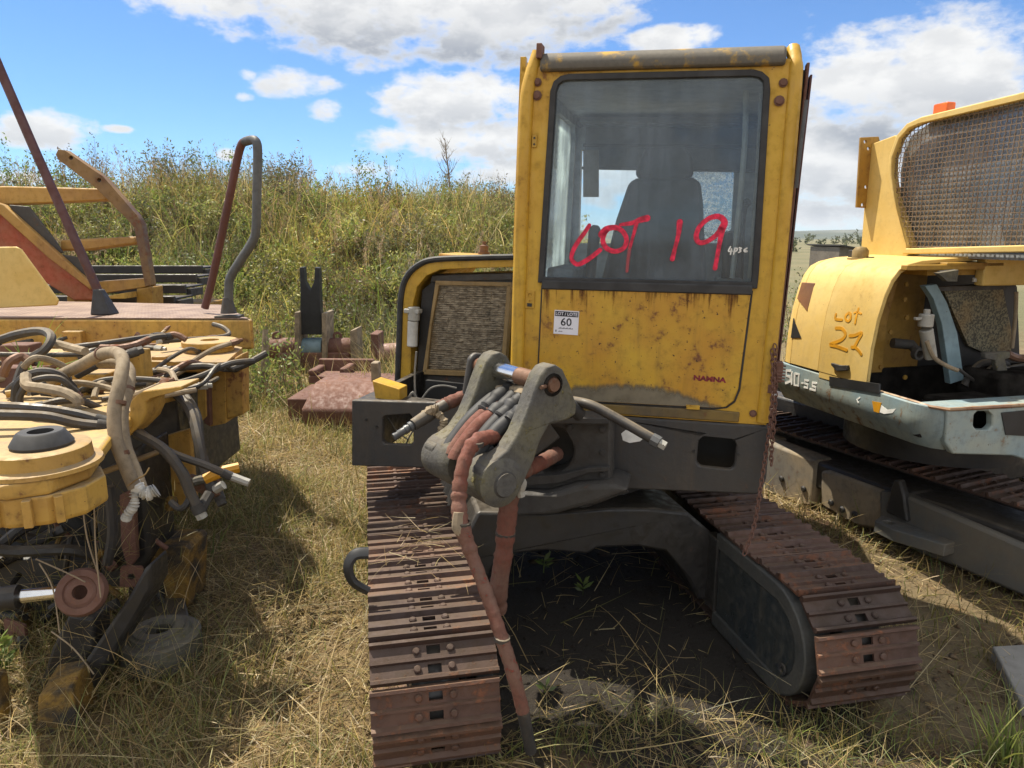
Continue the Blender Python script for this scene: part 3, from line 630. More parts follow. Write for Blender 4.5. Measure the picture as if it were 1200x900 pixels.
# far shed and canopy
def shed():
    r = thing('shed', tuple(at(985, 305, 34)*1), 'small grey shed with a dark flat canopy roof far behind the pale excavator', 'shed')
    r.location.z = 0; WL[r.name] = Vector(r.location); f = Fr((r.location.x+.6, 34, 0), 8)
    MB(f).box(-.75, .35, 0, 2.5, 0, 1.3).build('wall', paint('shed_wall', (.17, .145, .115), rust=.2), r)
    MB(f).hexa([(-.85, -.2, 1.36), (.5, -.2, 1.15), (.5, 2.7, 1.15), (-.85, 2.7, 1.36), (-.85, -.2, 1.42), (.5, -.2, 1.21), (.5, 2.7, 1.21), (-.85, 2.7, 1.42)]).build('roof', MT['dark'], r)
    MB(f).hexa([(-.4, -3, 1.55), (3.4, -3, 1.95), (3.4, -1, 1.95), (-.4, -1, 1.55), (-.4, -3, 1.68), (3.4, -3, 2.08), (3.4, -1, 2.08), (-.4, -1, 1.68)]).build('canopy', MT['black'], r)
    for a in (1.0, 2.6): MB(f).box(a, a+.08, -2.5, -2.42, 0, 1.68+.1*(a-.5)).build('post', MT['dark'], r)
shed()

# a line of dark trees and hedges far out on the plain
def front_weeds():
    n = 5200; x = rng.uniform(.05, 1.9, n); y = rng.uniform(1.5, 2.35, n); k = wavy(x, y, 5, 6, 3)+rng.normal(0, .2, n) > .0; x, y = x[k], y[k]; m = len(x)
    out = [blades(onground(x, y), rng.gamma(4, .022, m), rng.uniform(.002, .0045, m), np.abs(rng.normal(.6, .4, m)), rng.normal(.6, .5, m), GREEN+DRYGREEN+DRYGREEN+STRAW[2:4], 4)]
    n = 900; x = rng.normal(.75, .35, n); y = rng.normal(2.05, .22, n)+.25*np.sin(x*4); out.append(blades(onground(x, y, .015), rng.gamma(4, .035, n), rng.uniform(.0016, .003, n), rng.normal(1.3, .25, n), rng.normal(.3, .5, n), STRAW[1:4]+DRYGREEN, 5))
    return out
kind(veg('front_weeds', front_weeds(), GRASSM), 'stuff')
def clods():
    n = 5200; x = rng.uniform(-2.2, 3.0, n); y = 1.6+rng.power(1, n)*3.2; k = np.abs(x) < y*.85+.4; x, y = x[k], y[k]; n = len(x); s = rng.gamma(2, .0035, n)
    o = np.array([[1, 0, 0], [0, 1, 0], [-1, 0, 0], [0, -1, 0], [0, 0, .7], [0, 0, -.7]]); P = onground(x, y, .002)
    V = (P[:, None, :]+o[None]*s[:, None, None]*rng.uniform(.6, 1.4, (n, 6, 1))+rng.normal(0, .25, (n, 6, 3))*s[:, None, None]).reshape(-1, 3)
    Fq = ((np.arange(n)*6)[:, None, None]+np.array([[0, 1, 4], [1, 2, 4], [2, 3, 4], [3, 0, 4], [1, 0, 5], [2, 1, 5], [3, 2, 5], [0, 3, 5]])[None]).reshape(-1, 3)
    return np_mesh('soil_clods', V, Fq, smooth=False)
kind(link_np('soil_clods', clods(), bpy.data.materials['dry_soil']), 'stuff')
def far_trees():
    A, B = [], []
    for i in range(90):
        y = rng.uniform(70, 240); x = y*rng.uniform(.15, .85); h = rng.uniform(1.2, 3.2)*(y/150)**.4; a, b = shrub(x, y, h*.7, h, 6, 150, OLIVE[:2]+[(.06, .085, .035)], .30*h**.5, .7); B += b
    return B
kind(veg('far_trees', far_trees(), LEAFM), 'stuff')
def haze():
    mb = MB(); mb.box(-3400, 3400, -400, 4400, -6, 75); o = mb.build('haze', 'grime'); kind(o, 'stuff'); o.data.materials.clear(); m = bpy.data.materials.new('thin_haze'); m.use_nodes = True; nt = m.node_tree; nt.nodes.clear()
    v = nt.nodes.new('ShaderNodeVolumePrincipled'); v.inputs['Color'].default_value = (.80, .88, 1.0, 1); v.inputs['Density'].default_value = .00022; u = nt.nodes.new('ShaderNodeOutputMaterial'); nt.links.new(v.outputs[0], u.inputs['Volume']); o.data.materials.append(m)
haze()
# ================================================================ the stripped mini excavator
HF = Fr((.6, 2.9, 0), -14, 2.3)      # upper structure: r right along the cab front, d away from the camera
UF = Fr((0, 0, 0), 11.5)             # undercarriage
EX = thing('excavator', tuple(UF(.94, 3.2, 0)), 'stripped yellow mini excavator with red LOT 19 sprayed on its windscreen', 'excavator')
def hpx(l, d=0): return [(lambda q: (q[0], q[2]))(HF.hp(px, py, d)) for px, py in l]

# ---- tracks
def shoe_mesh(wd, pitch, grousers=True):
    mb = MB(); h = pitch/2-.002; b = .010
    prof = [(-h, 0), (-h, b+.016), (-h+.010, b+.018), (-h+.018, b), (-.008, b), (-.004, b+.011), (.004, b+.011), (.008, b), (h-.020, b), (h-.012, b+.016), (h-.002, b+.016), (h, b), (h, 0)]
    hw = .022
    for x0, x1 in ((-wd/2, -hw), (hw, wd/2)): mb.prism([(x0, a, c) for a, c in prof], (x1-x0, 0, 0))
    for lo, hi in ((-h, -.046), (-.012, .012), (.046, h)):
        q = [p for p in prof if lo-1e-6 <= p[0] <= hi+1e-6]; ys = [p for p in q if p[1] > 0]
        if lo < -.02: q = [(-h, 0), (-h, b+.016), (-h+.010, b+.018), (-h+.018, b), (lo+.026, b), (lo+.026, 0)]; q = [(-h, 0), (-h, b+.016), (-h+.010, b+.018), (-h+.018, b), (-.044, b), (-.044, 0)]
        elif hi > .02: q = [(.044, 0), (.044, b), (h-.020, b), (h-.012, b+.016), (h-.002, b+.016), (h, b), (h, 0)]
        else: q = [(-.016, 0), (-.016, b), (-.008, b), (-.004, b+.011), (.004, b+.011), (.008, b), (.016, b), (.016, 0)]
        mb.prism([(-hw, a, c) for a, c in q], (2*hw, 0, 0))
    for x in (-.055, .055):
        for y in (-.029, .029): mb.lathe((x, y, b), (0, 0, 1), [(.013, 0), (.013, .006), (.009, .010), (0, .0105)], 8)
    return mb.mesh('track_shoe', angle=35)
def track_path(rad, L, n):
    per = 2*L+2*math.pi*rad; out = []
    for i in range(n):
        s = per*i/n
        if s < L: p = (L/2-s, rad); a = 0                                   # top run, towards the front (w falls)
        elif s < L+math.pi*rad: t = (s-L)/rad; p = (-L/2-rad*math.sin(t), rad*math.cos(t)); a = t
        elif s < 2*L+math.pi*rad: q = s-L-math.pi*rad; p = (-L/2+q, -rad); a = math.pi
        else: t = (s-2*L-math.pi*rad)/rad; p = (L/2+rad*math.sin(t), -rad*math.cos(t)); a = math.pi+t
        out.append((p, a))
    return out
def crawler(F, root, u0, u1, wfront, wrear, ztop, n, mat, sag=0.0, name='track'):
    """one track: chain loop (part) with its shoes (sub-parts)"""
    wd = u1-u0; uc = (u0+u1)/2; R = ztop/2; rad = R-.028; L = wrear-wfront-2*R; wc = (wfront+wrear)/2
    pitch = (2*L+2*math.pi*(rad+.01))/n; me = shoe_mesh(wd, pitch*1.0); me.materials.append(MT[mat])
    ch = MB(F); loops = []
    pr_ = [(p[0][0], p[0][1]) for p in track_path(rad-.012, L, 64)]; inner = [(a*1.0, b) for (a, b), _ in track_path(rad-.055, L, 64)]
    ch.plate([[(wc+a, R+b) for a, b in pr_], [(wc+a, R+b) for a, b in inner]], 'r', uc-.075, uc+.075)
    c = ch.build(name, 'darker', root); R_ = random.Random(int(u0*100)+5)
    for (a, b), t in track_path(rad, L, n):
        o = bpy.data.objects.new('track_shoe', me); COL.objects.link(o); WL[o.name] = Vector((0, 0, 0)); o.parent = c
        sg = -sag*math.sin(math.pi*min(1, max(0, (a+L/2)/L))) if b > 0 else 0
        X = F.r; Tn = (-F.d*math.cos(t)-F.k*math.sin(t)); Nn = (F.k*math.cos(t)-F.d*math.sin(t)); j = R_.uniform(-.035, .035)
        Tn2 = (Tn*math.cos(j)+Nn*math.sin(j)); Nn2 = (Nn*math.cos(j)-Tn*math.sin(j))
        M = Matrix((X, Tn2, Nn2)).transposed().to_4x4(); M.translation = F(uc+R_.uniform(-.003, .003), wc+a, R+b+sg)-WL[c.name]
        o.matrix_local = M
    return c
crawler(UF, EX, -.04, .367, 1.955, 4.45, .49, 40, 'shoe')
crawler(UF, EX, 1.500, 1.905, 1.955, 4.45, .49, 40, 'shoe')
# ---- undercarriage
def round_end(w0, w1, zc, r, r2, n=14):
    """outline in (d,k): round nose at w0, cut square at w1"""
    o = [(w0+r-r*math.cos(math.radians(a)), zc+r*math.sin(math.radians(a))) for a in np.linspace(-90, 90, n)]
    return o+[(w1, zc+r2), (w1, zc-r2)]
for (ua, ub, uin) in ((.09, .24, .32), (1.63, 1.78, 1.53)):
    mb = MB(UF); mb.box(ua, ub, 2.45, 4.0, .13, .36); mb.build('track_frame', 'dark', EX, .02)
    mb = MB(UF); mb.lathe((ua, 2.20, .245), (1, 0, 0), [(0, 0), (.17, 0), (.17, .05), (.13, .06), (.13, .09), (.17, .10), (.17, .15), (0, .15)], 28); mb.build('idler', 'darker', EX)
    mb = MB(UF)
    for w in np.arange(2.6, 4.0, .27): mb = MB(UF); mb.lathe((ua+.01, w, .10), (1, 0, 0), [(.06, 0), (.06, .13)], 14); mb.build('roller', 'darker', EX)
# inner covers: on the right track this is the big rounded plate seen from the axle side
mb = MB(UF); lo = [(2.02+0, 0)]
pts = round_end(2.075, 2.72, .235, .175, .175)
mb.plate([pts], 'r', 1.497, 1.60); cov = mb.build('drive_cover', paint('scuffed_blue_black_cover', (.022, .030, .036), (.034, .038, .038), rust=.12, dirt=.45, rough=.4, dirtcol=(.13, .11, .075)), EX, .028, seg=3)
mb = MB(UF); rim = round_end(2.03, 2.72, .235, .222, .222); rin = round_end(2.095, 2.70, .235, .155, .155)
mb.plate([rim, rin], 'r', 1.486, 1.60); mb.build('cover_rim', paint('worn_cover_rim', (.075, .073, .064), (.04, .044, .045), rust=.2, dirt=.5, rough=.6), EX, .016)
mb = MB(UF); mb.disc((1.490, 2.16, .145), (-1, 0, 0), .022, .008, 14, .012); mb.build('drain_plug', 'dark', EX)
mb = MB(UF); mb.plate([round_end(2.05, 2.72, .235, .19, .19)], 'r', .30, .36); mb.build('drive_cover', 'darker', EX, .02)
# axle beam: arched front, legs splayed down to the track frames
A = lambda px, py, w: (lambda q: (q[0], q[2]))(UF.hp(px, py, w))
WB = 2.78
beam = [A(*p, WB) for p in [(560, 600), (640, 602), (720, 596), (770, 596), (806, 600)]]+[(1.53, .40), (1.53, .10), (1.45, .10)]+[A(*p, WB) for p in [(800, 668), (782, 647), (748, 641), (700, 643), (688, 650), (640, 646), (585, 652), (565, 690)]]+[(.30, .12), (.30, .40)]
mb = MB(UF); mb.plate([beam], 'd', WB, 3.7); mb.build('axle_beam', 'darker', EX, .014)
mb = MB(UF)      # top flange of the beam and the weld-on side plate that meets the cover
mb.hexa([(1.48, 2.70, .08), (1.525, 2.70, .08), (1.525, 2.80, .08), (1.48, 2.80, .08), (1.48, 2.70, .43), (1.525, 2.70, .43), (1.525, 2.80, .43), (1.48, 2.80, .43)])
mb.build('leg_flange', 'darker', EX, .006)
c0 = UF(.94, 3.35, .40)
mb = MB(); mb.lathe(c0, (0, 0, 1), [(0, -.03), (.47, -.03), (.47, .08), (.44, .09), (.44, .16), (.40, .30), (0, .30)], 40, True); mb.build('slew_ring', 'darker', EX)
# black tow hook on the outside of the left track
hk = at(418, 672, 2.32); mb = MB(); q = [at(432, 648, 2.32), at(416, 650, 2.31), at(408, 664, 2.30), at(414, 682, 2.30), at(432, 693, 2.30)]
mb.tube(q, .022, 8, 5, True, .6); mb.build('tow_hook', 'black', EX)
# ---- upper structure frame
mb = MB(HF)
L1 = hpx([(412, 469), (560, 473), (640, 482), (716, 488), (716, 574), (640, 570), (530, 549), (412, 546)])
h1 = hpx([(452, 487), (480, 485), (484, 490), (484, 518), (480, 522), (452, 521), (448, 517), (448, 491)])
mb.plate([L1, h1], 'd', 0, .035)
fr = mb.build('house_frame', 'dark', EX, .006)
mb = MB(HF); R1 = hpx([(714, 487), (903, 499), (898, 560), (893, 575), (885, 579), (714, 572)]); mb.plate([R1, rrect(.150, .302, .812, .945, .03)], 'd', -.006, .03); mb.build('skirt_plate', 'dark', EX, .008)
mb = MB(HF); mb.box(-1.43, -.2, .035, .20, .925, .94); mb.box(-1.435, -1.40, .036, 1.75, .62, .935); mb.box(.385, .405, .031, 1.7, .72, 1.0)
mb.box(-1.40, .38, .75, 1.7, .63, .66); mb.box(-.9, .38, .25, .74, .63, .66); mb.build('deck_plate', 'darker', EX, .004)
mb = MB(HF); mb.box(-.60, .36, .26, .30, .67, .97); mb.box(-1.3, -.62, .62, .65, .67, .93); mb.build('bulkhead', 'black', EX)
mb = MB(HF)       # white scrape on the skirt
mb.plate([hpx([(728, 508), (733, 504), (742, 505), (755, 513), (750, 517), (738, 519), (730, 516)], -.007)], 'd', -.0085, -.0065); mb.build('paint_scrape', 'whitepaint', EX)
mb = MB(HF)
for px, py in ((429, 492), (441, 500), (813, 529), (865, 532)): s, _, k = HF.hp(px, py, -.006); mb = MB(HF); mb.disc((s, -.006, k), (0, -1, 0), .006, .006, 10); mb.build('bolt', 'black', EX)
# left-hand tray clutter: yellow bracket and loose wires
mb = MB(HF); mb.prism([HF.hp(*p, .10) for p in [(436, 446), (468, 456), (468, 472), (440, 469)]], (0, .10, 0)); mb.build('small_bracket', 'yellow', EX, .004)
mb = MB()
for l, r in (([(452, 448), (470, 452), (476, 466)], .006), ([(478, 470), (484, 460), (489, 470)], .008), ([(494, 468), (505, 455), (520, 452), (535, 455)], .005), ([(488, 412), (486, 440), (487, 470)], .005), ([(455, 490), (465, 505), (478, 515)], .004), ([(476, 520), (482, 508), (490, 500)], .004)):
    mb.tube([at(px, py, 3.38) for px, py in l], r, 6, 4, True)
mb.build('wire', paint('grey_wire', (.22, .21, .19), rust=0, dirt=.4), EX)
# ---- engine hood with the open radiator bay
DH = .80
o = [(465, 474), (468, 400), (470, 350), (476, 326), (490, 311), (510, 304), (560, 302), (606, 301)]
oo = hpx(o, DH); ii = hpx([(480, 474), (482, 400), (484, 355), (489, 336), (500, 323), (516, 316), (560, 314), (606, 313)], DH)
mb = MB(HF); n = len(oo)
V = [(a, DH, b) for a, b in oo]+[(a, DH, b) for a, b in ii]+[(a, DH+.95, b) for a, b in oo]+[(a, DH+.95, b) for a, b in ii]
Fq = [(i, i+1, n+i+1, n+i) for i in range(n-1)]+[(2*n+i, 3*n+i, 3*n+i+1, 2*n+i+1) for i in range(n-1)]+[(i, 2*n+i, 2*n+i+1, i+1) for i in range(n-1)]+[(n+i, n+i+1, 3*n+i+1, 3*n+i) for i in range(n-1)]+[(0, n, 3*n, 2*n), (n-1, 3*n-1, 4*n-1, 2*n-1)]
Fq[-1] = (n-1, 3*n-1, 4*n-1, 2*n-1)
mb.add(V, Fq); hood = mb.build('engine_hood', 'yellow', EX, .004)
mb = MB(HF); mb.tube([(a, DH-.004, b) for a, b in oo], .017, 8, 4); mb.build('hood_seal', 'rubber', EX)
mb = MB(HF); mb.rings([[(-.66, 1.10, .64), (.40, 1.10, .64), (.40, 1.10, 1.50), (.34, 1.10, 1.57), (-.66, 1.10, 1.58)], [(-.66, 1.65, .64), (.40, 1.65, .64), (.40, 1.65, 1.48), (.34, 1.65, 1.54), (-.66, 1.65, 1.54)], [(-.66, 1.92, .70), (.30, 1.90, .70), (.30, 1.88, 1.40), (.26, 1.86, 1.48), (-.66, 1.88, 1.48)]]); mb.build('rear_hood', 'yellow', EX, .02)
mb = MB(HF); q = hpx([(484, 474), (486, 360), (492, 334), (504, 322), (604, 318), (604, 474)], DH+.1); mb.plate([q], 'd', DH+.22, DH+.24); mb.build('hood_bulkhead', 'yellow', EX)
mb = MB(HF); q = [HF.hp(*p, DH+.05) for p in [(494, 340), (506, 330), (506, 322), (600, 320), (600, 332), (512, 335), (508, 345), (500, 472), (486, 472)]]; mb.prism(q, (0, .10, 0)); mb.build('radiator_frame', 'darker', EX, .005)
mb = MB(HF); mb.prism([HF.hp(*p, DH+.05) for p in [(496, 437), (590, 441), (589, 460), (494, 456)]], (0, .1, 0)); mb.build('radiator_tray', 'dark', EX, .004); mb = MB(HF); mb.prism([HF.hp(*p, DH+.04) for p in [(506, 323), (600, 320), (600, 328), (504, 331)]], (0, .1, 0)); mb.build('radiator_tray', 'dark', EX, .004)
mb = MB(HF); mb.prism([HF.hp(*p, DH+.055) for p in [(514, 332), (596, 334), (588, 440), (500, 435)]], (0, .05, 0))
_a, _b, _c, _d = [Vector(HF.hp(*p, DH+.05)) for p in [(513, 333), (596, 335), (588, 439), (500, 434)]]; _R = random.Random(8)
for i in range(40):                      # flat tubes with bent fins between them
    f = (i+.5)/40; l, r = _a.lerp(_d, f), _b.lerp(_c, f); hgt = .0022; seg = 9
    for j in range(seg):
        if _R.random() < .06: continue
        p, q = l.lerp(r, j/seg), l.lerp(r, (j+1)/seg-.004); z = _R.uniform(-.0012, .0012); yy = _R.uniform(-.006, .002)
        mb.hexa([(p.x, DH+.045+yy, p.z-hgt+z), (q.x, DH+.045+yy, q.z-hgt+z), (q.x, DH+.056, q.z-hgt+z), (p.x, DH+.056, p.z-hgt+z), (p.x, DH+.045+yy, p.z+hgt+z), (q.x, DH+.045+yy, q.z+hgt+z), (q.x, DH+.056, q.z+hgt+z), (p.x, DH+.056, p.z+hgt+z)])
mb.build('radiator_core', 'core', EX)
mb = MB(HF)
for l in ([(510, 331), (515, 331), (506, 380), (500, 436), (495, 436)], [(594, 333), (599, 333), (591, 440), (586, 440)], [(510, 329), (599, 331), (599, 336), (510, 334)], [(497, 433), (590, 437), (589, 443), (496, 439)]): mb.prism([HF.hp(*p, DH+.025) for p in l], (0, .07, 0))
mb.build('radiator_rail', 'tan', EX, .003)
a = HF.hp(484, 376, DH-.02); b = HF.hp(483, 406, DH-.02)
mb = MB(HF); mb.tube([(a[0], DH-.02, a[2]), (b[0], DH-.02, b[2])], .030, 16); mb.build('fuel_filter', 'white', EX, .006)
mb = MB(HF); c = HF.hp(485, 366, DH-.02); mb.tube([(c[0], DH-.02, c[2]+.03), (c[0], DH-.02, a[2]+.002)], .034, 12); mb.box(c[0]-.05, c[0]+.04, DH-.05, DH+.01, c[2]-.005, c[2]+.02); mb.build('filter_head', 'fcase', EX, .004)
e = HF.hp(567, 299, DH+.3); mb = MB(HF); mb.lathe((e[0], DH+.3, e[2]-.03), (0, 0, 1), [(.035, 0), (.035, .05), (.026, .05), (.026, .085), (.012, .09), (.012, .11), (0, .11)], 16); mb.build('exhaust_stub', 'rustpin', EX)
mb = MB(HF); e = HF.hp(540, 302, DH+.2); mb.box(e[0]-.10, e[0]+.22, DH+.1, DH+.4, e[2]-.01, e[2]+.022); mb.build('hood_hatch', 'yellow', EX, .006)
# ---- cab
OUT = [(-.655, .985), (.408, 1.018), (.405, 1.2), (.378, 2.395), (.33, 2.41), (-.60, 2.395), (-.655, 2.36)]
WIN = lambda g: [(-.552-g, 1.555-g), (.300+g, 1.580-g), (.300+g, 1.62), (.268+g, 2.30), (.262+g*.8, 2.335+g*.5), (.240+g*.5, 2.352+g*.8), (.215, 2.358+g), (-.48, 2.350+g), (-.505-g*.5, 2.346+g*.8), (-.528-g*.8, 2.330+g*.5), (-.538-g, 2.30)]
mb = MB(HF); mb.plate([OUT, WIN(.012)], 'd', .0, .045); CAB = mb.build('cab_front_frame', 'yellow', EX, .008)
mb = MB(HF); mb.plate([WIN(.014), WIN(-.010)], 'd', -.012, .03); mb.build('window_gasket', 'rubber', EX, .005)
mb = MB(HF); mb.plate([[(-.548, 1.515), (.296, 1.540), (.296, 1.578), (-.548, 1.553)]], 'd', -.020, -.002); mb.build('window_gasket', 'rubber', EX, .005)
mb = MB(HF); mb.plate([WIN(-.004)], 'd', .002, .008); wind = mb.build('windscreen', 'glass', EX)
PAN = [(-.545, 1.520), (.292, 1.546), (.284, 1.16), (.272, 1.11), (.245, 1.082), (.20, 1.072), (-.545, 1.040)]
mb = MB(HF); mb.plate([PAN], 'd', -.014, .004); panel = mb.build('front_panel', 'panel', EX, .005)
mb = MB(HF); big = [(-.552, 1.53), (.300, 1.556), (.293, 1.155), (.279, 1.102), (.249, 1.074), (.203, 1.063), (-.552, 1.03)]; mb.plate([big], 'd', -.003, .003); mb.build('panel_groove', 'rubber', EX)
mb = MB(HF); mb.plate([[(-.60, .992), (.30, 1.02), (.30, 1.062), (.20, 1.062), (-.60, 1.028)]], 'd', -.010, .005); mb.build('sill_strip', paint('blackened_yellow_sill', (.085, .07, .05), (.20, .13, .03), rust=.35, dirt=.6, chips=.4), EX, .004)
# grime along the foot of the panel is soot, its own thin film of dirt following an arched edge
def filmmat():
    m, nt, b = material('soot_film'); t = NT(nt); t.L(t.mix(t.noise(30, 5), (.15, .13, .095), (.25, .215, .145)), b.inputs['Base Color']); b.inputs['Roughness'].default_value = .8
    st = t.noise(1.0, 5, .6, (30, 30, 2)); tc = t.N('ShaderNodeTexCoord'); sp = t.N('ShaderNodeSeparateXYZ'); t.L(tc.outputs['Object'], sp.inputs[0])
    e = t.m('ADD', t.m('ADD', sp.outputs[2], t.m('MULTIPLY', t.m('MULTIPLY', sp.outputs[0], sp.outputs[0]), .55)), t.m('ADD', t.m('MULTIPLY', sp.outputs[0], .05), t.m('MULTIPLY', t.m('SUBTRACT', st, .5), -.05)))
    a = t.m('MULTIPLY', t.mr(e, -.012, .028, 1, 0), t.mr(t.noise(14, 6), .25, .6, .6, .97)); t.L(a, b.inputs['Alpha']); return m
mb = MB(HF); mb.plate([[(-.50, 1.045), (.20, 1.074), (.24, 1.082), (.262, 1.105), (.27, 1.19), (-.50, 1.17)]], 'd', -.0152, -.0142); s = mb.build('soot_stain', filmmat(), EX); 
def runmat():
    m, nt, b = material('rust_run_film'); t = NT(nt); t.L(t.mix(t.noise(40, 5), (.10, .038, .012), (.22, .085, .02)), b.inputs['Base Color']); b.inputs['Roughness'].default_value = .85
    tc = t.N('ShaderNodeTexCoord'); sp = t.N('ShaderNodeSeparateXYZ'); t.L(tc.outputs['Object'], sp.inputs[0]); st = t.noise(1.0, 7, .7, (24, 24, 1.4))
    fall = t.mr(t.m('ADD', sp.outputs[2], t.m('MULTIPLY', t.m('SUBTRACT', t.noise(8, 5), .5), .10)), -.06, .125)
    a = t.m('MULTIPLY', t.mr(t.m('ADD', st, t.m('MULTIPLY', fall, .16)), .62, .80), t.m('MULTIPLY', fall, .75)); t.L(a, b.inputs['Alpha']); return m
mb = MB(HF); mb.plate([[(-.540, 1.30), (.286, 1.32), (.289, 1.540), (-.540, 1.515)]], 'd', -.0149, -.0143); mb.build('rust_runs', runmat(), panel)
# left post, hinge plates, bolts
mb = MB(HF); mb.tube([(-.640, .000, .985), (-.648, .000, 1.6), (-.650, .0, 2.2), (-.640, .01, 2.34), (-.612, .03, 2.45)], .030, 12, 3); mb.build('corner_post', 'yellow', EX)
mb = MB(HF); mb.tube([(.392, .005, 1.03), (.388, .005, 1.6), (.368, .005, 2.30), (.360, .02, 2.40), (.352, .06, 2.455)], .026, 12, 3); mb.build('corner_post', 'yellow', EX)
mb = MB(HF); mb.box(-.612, -.590, -.03, .03, 2.42, 2.475); mb.build('roof_lug', 'rusty', EX, .003)
mb = MB(HF)
for s, k, r in ((-.606, 2.335, .011), (-.606, 2.285, .013), (.325, 2.325, .011), (.318, 2.262, .013), (.352, 1.062, .010)): mb = MB(HF); mb.lathe((s, -.002, k), (0, -1, 0), [(0, 0), (r*1.5, 0), (r*1.5, .004), (r, .004), (r, .011), (0, .012)], 10); mb.build('bolt', 'rusty', EX)
mb = MB(HF); mb.plate([rrect(-.618, -.598, 2.085, 2.135, .004, 2)], 'd', -.008, .0); mb.build('hinge_plate', 'yellow', EX, .002); mb = MB(HF); mb.plate([rrect(-.618, -.578, 1.43, 1.505, .004, 2), circ(-.598, 1.485, .009, 10), circ(-.596, 1.46, .006, 8)], 'd', -.006, .0); mb.build('hinge_plate', 'yellow', EX, .002)
mb = MB(HF)
for k in (2.098, 2.122): mb.disc((-.608, -.008, k), (0, -1, 0), .004, .003, 8)
mb.box(-.608, -.588, -.010, -.006, 1.438, 1.452); mb.build('hinge_screw', 'black', EX)
mb = MB(HF)       # perforated side guard seen on edge, left of the cab
for i in range(30): k = 1.66+i*.0265; mb.box(-.704+.0003*i, -.700+.0003*i, .14, .60, k, k+.020)
mb.box(-.712, -.688, .12, .15, 1.645, 2.46); mb.box(-.712, -.688, .58, .62, 1.645, 2.46); mb.box(-.705, -.66, .12, .16, 2.40, 2.42); mb.box(-.705, -.66, .12, .16, 1.65, 1.67); mb.build('side_guard', 'yellow', EX, .002)
# open door edge on the right: black seal, brown channel, sheet
mb = MB(HF); mb.hexa([(.405, .05, 1.02), (.417, .05, 1.02), (.417, .95, 1.02), (.405, .95, 1.02), (.395, .05, 2.38), (.405, .05, 2.38), (.405, .95, 2.38), (.395, .95, 2.38)]); mb.build('door_seal', 'black', EX)
mb = MB(HF); mb.hexa([(.412, .02, 1.20), (.425, .02, 1.20), (.425, .07, 1.20), (.412, .07, 1.20), (.402, .02, 2.40), (.413, .02, 2.40), (.413, .07, 2.40), (.402, .07, 2.40)]); mb.build('door_channel', 'rusty', EX, .003)
mb = MB(HF); mb.hexa([(.428, .03, 1.25), (.435, .03, 1.25), (.435, .09, 1.25), (.428, .09, 1.25), (.420, .03, 2.36), (.428, .03, 2.36), (.428, .09, 2.36), (.420, .09, 2.36)]); mb.build('door_edge', 'maroon', EX, .002)
mb = MB(HF); mb.tube([(.410, -.03, 2.26), (.408, -.035, 2.10), (.412, -.02, 1.95)], .007, 6, 4); mb.build('door_strut', 'greytube', EX)
mb = MB(HF); mb.box(.405, .445, -.015, .04, 1.20, 1.28); mb.box(.395, .43, -.02, .02, 1.155, 1.19)
for i in range(6): mb.box(.40, .455, -.022+.002*i, -.012, 1.205+.012*i, 1.211+.012*i)
mb.build('door_latch', 'rusty', EX, .003)
# roof
prof = [(-.020, 2.372), (-.026, 2.395), (-.020, 2.420), (.0, 2.440), (.04, 2.452), (1.0, 2.47), (1.04, 2.44), (1.04, 2.38)]
mb = MB(HF); mb.prism([(-.597, a, b) for a, b in prof], (.922, .0, .012)); mb.build('roof_cap', 'roof', EX, .01)
# shell
mb = MB(HF); mb.plate([[(.05, 1.0), (1.05, 1.0), (1.05, 2.37), (.05, 2.37)], [(.10, 1.55), (.96, 1.46), (.96, 2.24), (.90, 2.30), (.14, 2.29), (.10, 2.25)]], 'r', -.650, -.600)
mb.plate([[(.05, 1.0), (1.05, 1.0), (1.05, 2.37), (.05, 2.37)], [(.10, 1.40), (.92, 1.40), (.92, 2.24), (.10, 2.24)]], 'r', .345, .385)
mb.box(-.64, .38, .05, 1.05, 2.345, 2.371); mb.box(-.64, .38, .05, 1.05, 1.0, 1.04); mb.build('cab_shell', 'trim', EX)
rw = [(lambda q: (q[0], q[2]))(HF.hp(px, py, 1.0)) for px, py in [(681, 176), (862, 174), (857, 268), (845, 285), (678, 285)]]
mb = MB(HF); mb.plate([[(-.60, 1.04), (.345, 1.04), (.345, 2.345), (-.60, 2.345)], rw], 'd', 1.0, 1.05); mb.build('cab_rear_wall', 'trim', EX)
mid = (lambda a: a[0])(HF.hp(800, 200, 1.0)); mb = MB(HF); q = [(mid, rw[0][1]), (rw[1][0], rw[1][1]), (rw[2][0], rw[2][1]), (rw[3][0], rw[3][1]), (mid, rw[4][1])]; mb.plate([q], 'd', 1.02, 1.026); mb.build('rear_window', 'crack', EX, label='shattered right half of the rear window')
mb = MB(HF); q = [(lambda q: (q[0], q[2]))(HF.hp(px, py, .92)) for px, py in [(684, 176), (702, 176), (702, 231), (684, 231)]]; mb.plate([q], 'd', .90, .915); mb.build('sun_flap', paint('tan_flap', (.20, .17, .13), rust=.1), EX)
mb = MB(HF); mb.plate([[(.11, 1.51), (.955, 1.45), (.955, 2.25), (.90, 2.295), (.14, 2.285), (.11, 2.25)]], 'r', -.628, -.622); mb.build('side_window', 'sideglass', EX)
mb = MB(HF)
for i in range(-14, 34):
    a0, b0, a1, b1 = .10, 1.52+i*.034, .97, 1.52+i*.034+.50
    t0 = max(0, (1.5-b0)/(b1-b0)); t1 = min(1, (2.30-b0)/(b1-b0))
    if t1 > t0: mb.tube([(-.66, a0+(a1-a0)*t0, b0+(b1-b0)*t0), (-.66, a0+(a1-a0)*t1, b0+(b1-b0)*t1)], .0022, 4); mb.tube([(-.664, a1-(a1-a0)*t0, b0+(b1-b0)*t0), (-.664, a1-(a1-a0)*t1, b0+(b1-b0)*t1)], .0022, 4)
